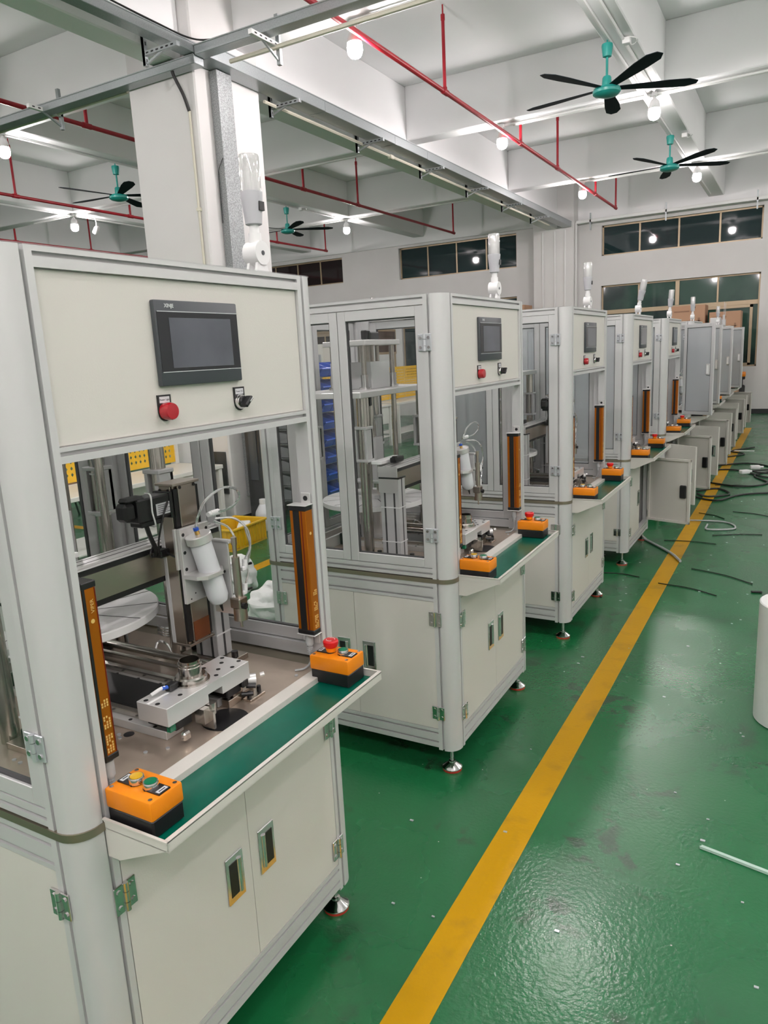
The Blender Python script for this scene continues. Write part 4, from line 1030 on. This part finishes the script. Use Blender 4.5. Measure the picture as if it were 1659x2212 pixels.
m = MB().cyl((-.12, .35, ZT), (-.12, .35, ZT + .12), .035, n=14).cyl((-.12, .35, ZT + .12), (-.12, .35, ZT + .2), .02, n=12).cyl((-.12, .35, ZT + .2), (-.12, .35, ZT + .42), .004, n=6).cyl((-.10, .37, ZT + .2), (-.10, .37, ZT + .40), .004, n=6).box(-.35, -.18, .42, .62, ZT, ZT + .16, .004)
m.build('roof_cylinder', ALU, R)
# ================================================================== things behind the machines
def bench(x, y0, L, lab, front=1, peg=True, z=.76):
    """white work bench with a yellow perforated back board, worktop toward +X"""
    t = thing('work_bench', lab, 'work bench', (x, y0, 0), 0, 'white work benches with yellow boards')
    MB().box(-.02, .62, 0, L, z, z + .04, .004).build('worktop', BENCHW, t)
    for (a, b) in ((.02, .03), (.58, .03), (.02, L - .03), (.58, L - .03)):
        MB().box(a - .025, a + .025, b - .025, b + .025, 0, z, .003).build('leg', BENCHW, t)
    MB().box(.30, .60, L * .62, L * .95, z - .32, z, .004).build('drawer_box', BENCHW, t)
    MB().box(.02, .58, .05, L - .05, .18, .20, .003).build('lower_shelf', BENCHW, t)
    for b in (.03, L - .03): MB().box(-.02, .02, b - .02, b + .02, z + .04, z + 1.1, .003).build('upright', BENCHW, t)
    # perforated panels with diamond holes
    n = max(1, round(L / .75)); pw = (L - .06) / n
    for k in range(n):
        me = MB(); ya = .03 + k * pw + .006; yb = ya + pw - .012; za, zb = z + .06, z + .72; c = .058
        ny, nz = int((yb - ya - .06) / c), int((zb - za - .06) / c)
        oy, oz = (yb - ya - ny * c) / 2, (zb - za - nz * c) / 2
        bm = me.bm
        for q in ((ya, yb, za, za + oz), (ya, yb, zb - oz, zb), (ya, ya + oy, za + oz, zb - oz), (yb - oy, yb, za + oz, zb - oz)):
            me.face([(0, q[0], q[2]), (0, q[1], q[2]), (0, q[1], q[3]), (0, q[0], q[3])])
        h = c * .32
        for i in range(ny):
            for j in range(nz):
                y_, z_ = ya + oy + (i + .5) * c, za + oz + (j + .5) * c
                sq = [(0, y_ - c / 2, z_ - c / 2), (0, y_ + c / 2, z_ - c / 2), (0, y_ + c / 2, z_ + c / 2), (0, y_ - c / 2, z_ + c / 2)]
                dm = [(0, y_, z_ - h), (0, y_ + h * .75, z_), (0, y_, z_ + h), (0, y_ - h * .75, z_)]
                V = [bm.verts.new(p) for p in sq + dm]
                for f in ((0, 1, 4), (1, 2, 5), (2, 3, 6), (3, 0, 7), (1, 5, 4), (2, 6, 5), (3, 7, 6), (0, 4, 7)): bm.faces.new([V[i_] for i_ in f])
        me.build('peg_panel', YPEG, t, smooth=False)
    return t
bench(-4.62, 2.35, 2.5, 'white bench with yellow diamond-holed board behind the nearest machine', z=.66)
bench(-6.3, 7.6, 1.9, 'white bench with yellow board, left part of the view through the second machine')
bench(-6.3, 9.7, 1.9, 'white bench with yellow board in the middle of the far bench row')
bench(-6.3, 11.9, 2.2, 'white bench with yellow board seen right of the press in the second machine')
bench(-6.3, 14.4, 1.9, 'white bench with yellow board farthest down the bench row')
for (y, l, w) in ((8.2, 'tall white cabinet behind the bench row, left one', 1.2), (11.2, 'tall white cabinet behind the bench row, middle one', 1.4)):
    t = thing('tall_cabinet', l, 'cabinet', (-7.2, y, 0))
    MB().box(-.25, .25, 0, w, .0, 2.0, .006).build('body', BENCHW, t)
    for k in (0, 1):
        d = MB().box(.25, .268, k * w / 2 + .01, (k + 1) * w / 2 - .01, .08, 1.96, .003).build('door', BENCHW, t)
        MB().box(.268, .285, w / 2 - .05 + k * .09, w / 2 - .03 + k * .09, 1.5, 1.75, .003).build('handle', GALV, d)
t = thing('display_board', 'dark framed notice window on the wall beyond the bench row', 'cabinet', (-7.0, 13.2, 0))
MB().box(-.03, .03, 0, 1.1, 1.75, 2.3, .006).box(-.02, .02, .02, .08, 0, 1.76).box(-.02, .02, 1.02, 1.08, 0, 1.76).build('frame', WINFRAME, t); MB().box(.03, .034, .05, 1.05, 1.80, 2.25).build('pane', WINDARK, t)
# stool
t = thing('stool', 'small stool with orange cushion standing far behind the nearest machine', 'stool', (-6.4, 4.75, 0))
MB().cyl((0, 0, .40), (0, 0, .45), .16, n=18).build('seat', CARD, t)
for a in (0.4, 1.97, 3.54, 5.11): MB().tube([(.06 * math.cos(a), .06 * math.sin(a), .42), (.2 * math.cos(a), .2 * math.sin(a), .0)], .012, 6).build('leg', BLACK, t)
# bin racks
def bin_rack(x, y, W, mat_, lab, nz, h, levels0=.12, depth=.34, nm='bin'):
    t = thing('bin_rack', lab, 'rack', (x, y, 0))
    for (a, b) in ((0, 0), (depth + .02, 0), (0, W), (depth + .02, W)): MB().box(a - .015, a + .015, b - .015, b + .015, 0, levels0 + nz * h + .05, .002).build('upright', GALV, t)
    nb = max(1, round(W / .2)); bw = W / nb
    for j in range(nz):
        z = levels0 + j * h
        MB().box(0, depth, 0, W, z - .012, z - .004).build('shelf', GALV, t)
        for i in range(nb):
            m = MB(); ya, yb = i * bw + .006, (i + 1) * bw - .006
            # open-fronted picking bin leaning outward toward +x
            m.box(.01, depth + .02, ya, yb, z, z + .006)
            m.prism([(.01, z), (depth + .02, z), (depth + .08, z + h * .42), (depth * .55, z + h * .78), (.01, z + h * .78)], 'y', ya, ya + .006)
            m.prism([(.01, z), (depth + .02, z), (depth + .08, z + h * .42), (depth * .55, z + h * .78), (.01, z + h * .78)], 'y', yb - .006, yb)
            m.prism([(depth + .02, z), (depth + .026, z), (depth + .086, z + h * .42), (depth + .07, z + h * .44)], 'y', ya, yb)
            m.tube([(depth + .08, ya, z + h * .42), (depth + .08, yb, z + h * .42)], .012, 6)
            m.box(.01, .016, ya, yb, z, z + h * .78)
            m.build(nm, mat_, t)
    return t
bin_rack(-3.93, 6.05, .6, BLUEBIN, 'rack of blue open-front bins seen through the second machine', 8, .2)
bin_rack(-3.88, 5.46, .45, GREYBIN, 'rack of grey metal bins right of the big column, behind the glass', 9, .155, .22)
t = thing('dark_slab', 'narrow dark grey upright slab beside the big column', 'dark_slab', (-3.90, 5.10, 0))  # plain dark upright box filling the dark zone beside the column
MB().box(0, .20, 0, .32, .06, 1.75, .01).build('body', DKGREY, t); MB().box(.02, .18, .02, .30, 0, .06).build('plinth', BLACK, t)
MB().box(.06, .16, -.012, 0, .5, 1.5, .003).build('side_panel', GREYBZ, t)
# crate, bottle, bags
t = thing('plastic_crate', 'yellow plastic crate on the green floor behind the nearest machine', 'crate', (-3.53, 4.40, 0), math.radians(4))
def crate_wall(m, x0, x1, y0, y1): m.box(x0, x1, y0, y1, 0.02, .21, .004)
m = MB(); W_, D_ = .185, .27
m.box(-W_, W_, -D_, D_, .0, .012); crate_wall(m, -W_, -W_ + .012, -D_, D_); crate_wall(m, W_ - .012, W_, -D_, D_); crate_wall(m, -W_, W_, -D_, -D_ + .012); crate_wall(m, -W_, W_, D_ - .012, D_)
m.build('body', YCRATE, t)
m = MB()
for (a, b, c, d) in ((-W_ - .018, W_ + .018, -D_ - .018, -D_ + .006), (-W_ - .018, W_ + .018, D_ - .006, D_ + .018), (-W_ - .018, -W_ + .006, -D_, D_), (W_ - .006, W_ + .018, -D_, D_)): m.box(a, b, c, d, .195, .215, .003)
m.build('rim', YCRATE, t)
m = MB()
for k in range(9): m.box(-W_ + .03 + k * .045, -W_ + .036 + k * .045, -D_ - .012, -D_, .02, .19).box(-W_ + .03 + k * .045, -W_ + .036 + k * .045, D_, D_ + .012, .02, .19)
for k in range(12): m.box(W_, W_ + .012, -D_ + .03 + k * .048, -D_ + .036 + k * .048, .02, .19)
m.build('ribs', YCRATE, t)
tag(MB().lathe([(.035, -.02), (.035, .02), (.018, .02), (.018, -.02)], c=(-3.53, 4.35, .055), n=20, axis='x').build('tape_roll', WHITEP), 'white tape roll lying in the yellow crate', 'tape')
tag(MB().box(-.06, .06, -.08, .08, 0, .16, .02, 2).xf(Matrix.Translation((-3.50, 4.52, .035)) @ Matrix.Rotation(.5, 4, 'Z') @ Matrix.Rotation(.25, 4, 'X')).build('plastic_pouch', BAG), 'crumpled white pouch lying in the yellow crate', 'pouch')
t = thing('detergent_bottle', 'white plastic bottle standing behind the yellow crate', 'bottle', (-3.62, 4.97, 0))
MB().lathe([(0, 0), (.075, 0), (.085, .01), (.085, .17), (.08, .20), (.04, .27), (.032, .28)], n=24).build('body', FROST, t); MB().lathe([(.034, .278), (.036, .30), (.034, .33), (0, .332)], n=18).build('cap', WHITEP, t)
def bag(x, y, r, h, lab, seed):
    rnd = random.Random(seed); m = MB()
    bmesh.ops.create_icosphere(m.bm, subdivisions=4, radius=1.0)
    ph = [(rnd.uniform(2, 9), rnd.uniform(0, 6), Vector((rnd.gauss(0, 1), rnd.gauss(0, 1), rnd.gauss(0, 1))).normalized()) for _ in range(16)]
    for v in m.bm.verts:
        d = v.co.normalized(); s_ = 1 + sum(math.sin(f * d.dot(ax) * 1.6 + p) * .9 / (f + 3) for f, p, ax in ph) * .32
        z = max(0.0, (d.z * s_ + .75) * h * .6)
        v.co = Vector((d.x * s_ * r, d.y * s_ * r * .9, z))
    return tag(m.xf(Matrix.Translation((x, y, 0))).build('plastic_bag', BAG), lab, 'bag')
bag(-2.52, 3.28, .13, .26, 'crumpled white plastic bag on the green floor nearer the yellow crate', 3)
bag(-2.05, 3.12, .11, .16, 'crumpled white plastic bag beside the second machine', 5)
bag(-1.93, 2.86, .12, .20, 'lumpy white plastic bag lowest behind the nearest machine, by the frame', 8)
# cardboard boxes stacked near the far wall
def carton(x, y, z, lx, ly, lz, lab, rot=0):
    t = thing('cardboard_box', lab, 'box', (x, y, z), rot, 'cardboard boxes by the far wall')
    m = MB().box(-lx / 2, lx / 2, -ly / 2, ly / 2, 0, lz, .006)
    m.m(1).box(-lx * .40, lx * .05, -ly / 2 - .002, -ly / 2, lz * .72, lz * .78).box(-lx * .05, lx * .40, -ly / 2 - .002, -ly / 2, lz * .30, lz * .34).box(lx * .1, lx * .40, -ly / 2 - .002, -ly / 2, lz * .18, lz * .22).box(lx * .30, lx * .36, -ly / 2 - .002, -ly / 2, lz * .25, lz * .45)
    m.build('carton', [CARD, CARD2], t); MB().box(-lx / 2 - .001, lx / 2 + .001, -.03, .03, lz - .001, lz + .001).box(-lx / 2 - .0015, -lx / 2, -.03, .03, lz - .12, lz).build('tape', CARD, t)
def stack(x, y, n, lx, ly, lz, labs, z0=0):
    for k in range(n): carton(x, y, z0 + k * (lz + .002), lx, ly, lz, labs[k])
o_ = ('lowest', 'second', 'third', 'fourth', 'fifth')
stack(-1.06, 17.1, 5, .70, .6, .49, ['cardboard box in the left stack by the green window, %s' % q for q in ('on the floor', 'second from the floor', 'in the middle', 'second from the top', 'on top')])
stack(-.32, 17.15, 5, .62, .55, .455, ['cardboard box in the stack right of the taller one, %s' % q for q in ('on the floor', 'second from the floor', 'in the middle', 'second from the top', 'on top')])
stack(-5.15, 17.1, 5, .8, .6, .55, ['cardboard box in the stack left of the far column, %s' % q for q in ('on the floor', 'second from the floor', 'in the middle', 'second from the top', 'on top')])
# small orange and black pallet truck by the far wall
t = thing('floor_cleaner', 'small orange and black appliance standing against the far wall', 'appliance', (.03, 17.55, 0))
MB().box(-.075, .075, -.06, .06, .86, .97, .02, 2).build('head', ORANGE, t); MB().box(-.065, .065, -.05, .05, .80, .865, .01).build('motor_housing', BLACK, t)
MB().box(-.07, .07, -.07, .07, .03, .68, .02).build('body', DKGREY, t); MB().box(-.025, .025, -.03, .03, .66, .81).build('mast', GREYBZ, t)
MB().box(-.11, .11, -.11, .11, .0, .035, .01).build('foot_plate', GALV, t)
# foam roll at the right edge
t = thing('foam_roll', 'white roll of wrapping foam standing on the floor at the right edge', 'roll', (1.222, 2.68, 0))
MB().lathe([(.16, 0), (.165, .004), (.165, .556), (.16, .56), (.04, .56)], n=40).build('roll', FOAM, t)
MB().lathe([(.04, .552), (.036, .566), (.03, .56)], n=20).build('core', CARD, t)
# clear strap on the floor
tag(MB().box(-.12, .12, -.011, .011, 0, .004, .001).box(-.12, .12, -.011, -.007, .004, .010).xf(Matrix.Translation((1.07, 1.56, .0006)) @ Matrix.Rotation(math.radians(-12), 4, 'Z')).build('plastic_strip', STRAPM), 'clear plastic strip lying on the green floor at the right', 'strip')
# cables and offcuts on the floor
def cable(pts, r, m_, lab, cat='cable'):
    return tag(MB().tube(bez([(a, b, r + .001 + (c if True else 0)) for a, b, c in [(p + (0,))[:3] if len(p) < 3 else p for p in pts]], 6), r, 6).build('floor_cable', m_), lab, cat)
cable([(.12, 9.6), (.5, 9.7), (.9, 9.2), (1.3, 9.6), (1.9, 9.3)], .0105, CABLEB, 'thick black cable curling out from the sixth machine')
cable([(.1, 9.9), (.6, 10.3), (.95, 9.9), (.7, 9.5, .02), (1.2, 9.2, .03), (2.0, 9.5)], .0105, CABLEB, 'thick black cable looping over the others on the floor')
cable([(.12, 8.8), (.6, 8.5), (.9, 8.8), (.75, 9.4), (1.4, 10.2), (2.2, 10.0)], .0105, CABLEB, 'black cable sweeping toward the right past the white plugs')
cable([(.1, 7.9), (.45, 7.6), (.8, 8.1), (2.2, 8.6)], .0105, CABLEB, 'long black cable running straight off to the right')
cable([(.2, 8.1), (.4, 8.3), (.55, 8.0), (.35, 7.8), (.22, 7.95)], .0105, CABLEB, 'small loop of black cable beside the open sixth door')
cable([(.1, 10.6), (.5, 11.2), (.3, 11.5), (.6, 12.0)], .0105, CABLEB, 'black cable bent across the yellow line near the far doors')
cable([(.02, 5.75), (.3, 5.35), (.42, 5.1)], .011, CABLEG, 'short grey cable end under the fourth machine')
cable([(.15, 6.55), (.6, 6.6), (.72, 6.35), (.5, 6.25), (.48, 6.45)], .008, CABLEG, 'pale grey cable bent in a hook beside the open fifth doors')
for k, (a, b, c, d, l) in enumerate(((.35, 4.5, .75, 4.35, 'thin dark cable offcut across the yellow line, lowest of them'), (.52, 4.95, .95, 4.7, 'thin dark cable offcut right of the yellow line, near the fourth machine'),
        (.2, 5.75, .62, 5.75, 'thin dark cable offcut crossing the line below the fourth open door'), (.56, 6.05, .95, 6.2, 'thin dark offcut on the floor right of the fifth machine'),
        (.65, 7.1, 1.0, 6.95, 'short dark offcut lying alone right of the fifth machine'), (.35, 6.95, .6, 6.75, 'bent dark offcut on the yellow line beside the fifth machine'),
        (.35, 8.55, .8, 8.6, 'thin dark offcut near the seventh machine'), (-.1, 4.62, .2, 4.6, 'thin dark wire on the floor in front of the third machine'), (-.15, 4.2, .05, 4.05, 'hooked dark wire between the third and fourth machines'))):
    cable([(a, b), ((a + c) / 2 + .02, (b + d) / 2 + .03), (c, d)], .004, CABLEB, l, 'offcut')
rnd = random.Random(4)
for k, (a, b, l) in enumerate(((.62, 9.3, 'white plug on the cable heap, nearest the yellow line'), (.72, 9.7, 'white plug on the cable heap, farther back'), (1.0, 9.0, 'white plug right of the cable heap'), (1.25, 9.6, 'white plug farthest right on the cables'))):
    t = thing('power_plug', l, 'plug', (a, b, .03), rnd.uniform(0, 3))
    MB().box(-.06, .06, -.035, .035, 0, .05, .012, 2).build('body', WHITEP, t); MB().cyl((.06, 0, .025), (.10, 0, .025), .014, n=8).build('strain_relief', WHITEP, t)
tag(MB().box(-.20, .20, -.02, .02, 0, .01, .002).xf(Matrix.Translation((.42, 11.6, .0006)) @ Matrix.Rotation(-.05, 4, 'Z')).build('foam_strip', WHITEP), 'short white strip on the floor beside the farthest open doors', 'strip')
m = MB(); rnd = random.Random(11)
for k in range(90):
    a, b = rnd.uniform(-.2, 1.6), rnd.uniform(.8, 9); s_ = rnd.uniform(.003, .008)
    m.box(a - s_, a + s_, b - s_ * .6, b + s_ * .6, 0.0006, .0035)
o = m.build('floor_litter', HINGE); tag(o, 'tiny pale scraps scattered over the green floor', 'litter', kind='stuff')

tag(MB().box(-.035, .035, -.012, .012, 0, .012, .004).xf(Matrix.Translation((.985, 4.52, .0006)) @ Matrix.Rotation(.3, 4, 'Z')).build('floor_scrap', BLACK), 'small dark scrap lying on the floor behind the white roll', 'scrap')
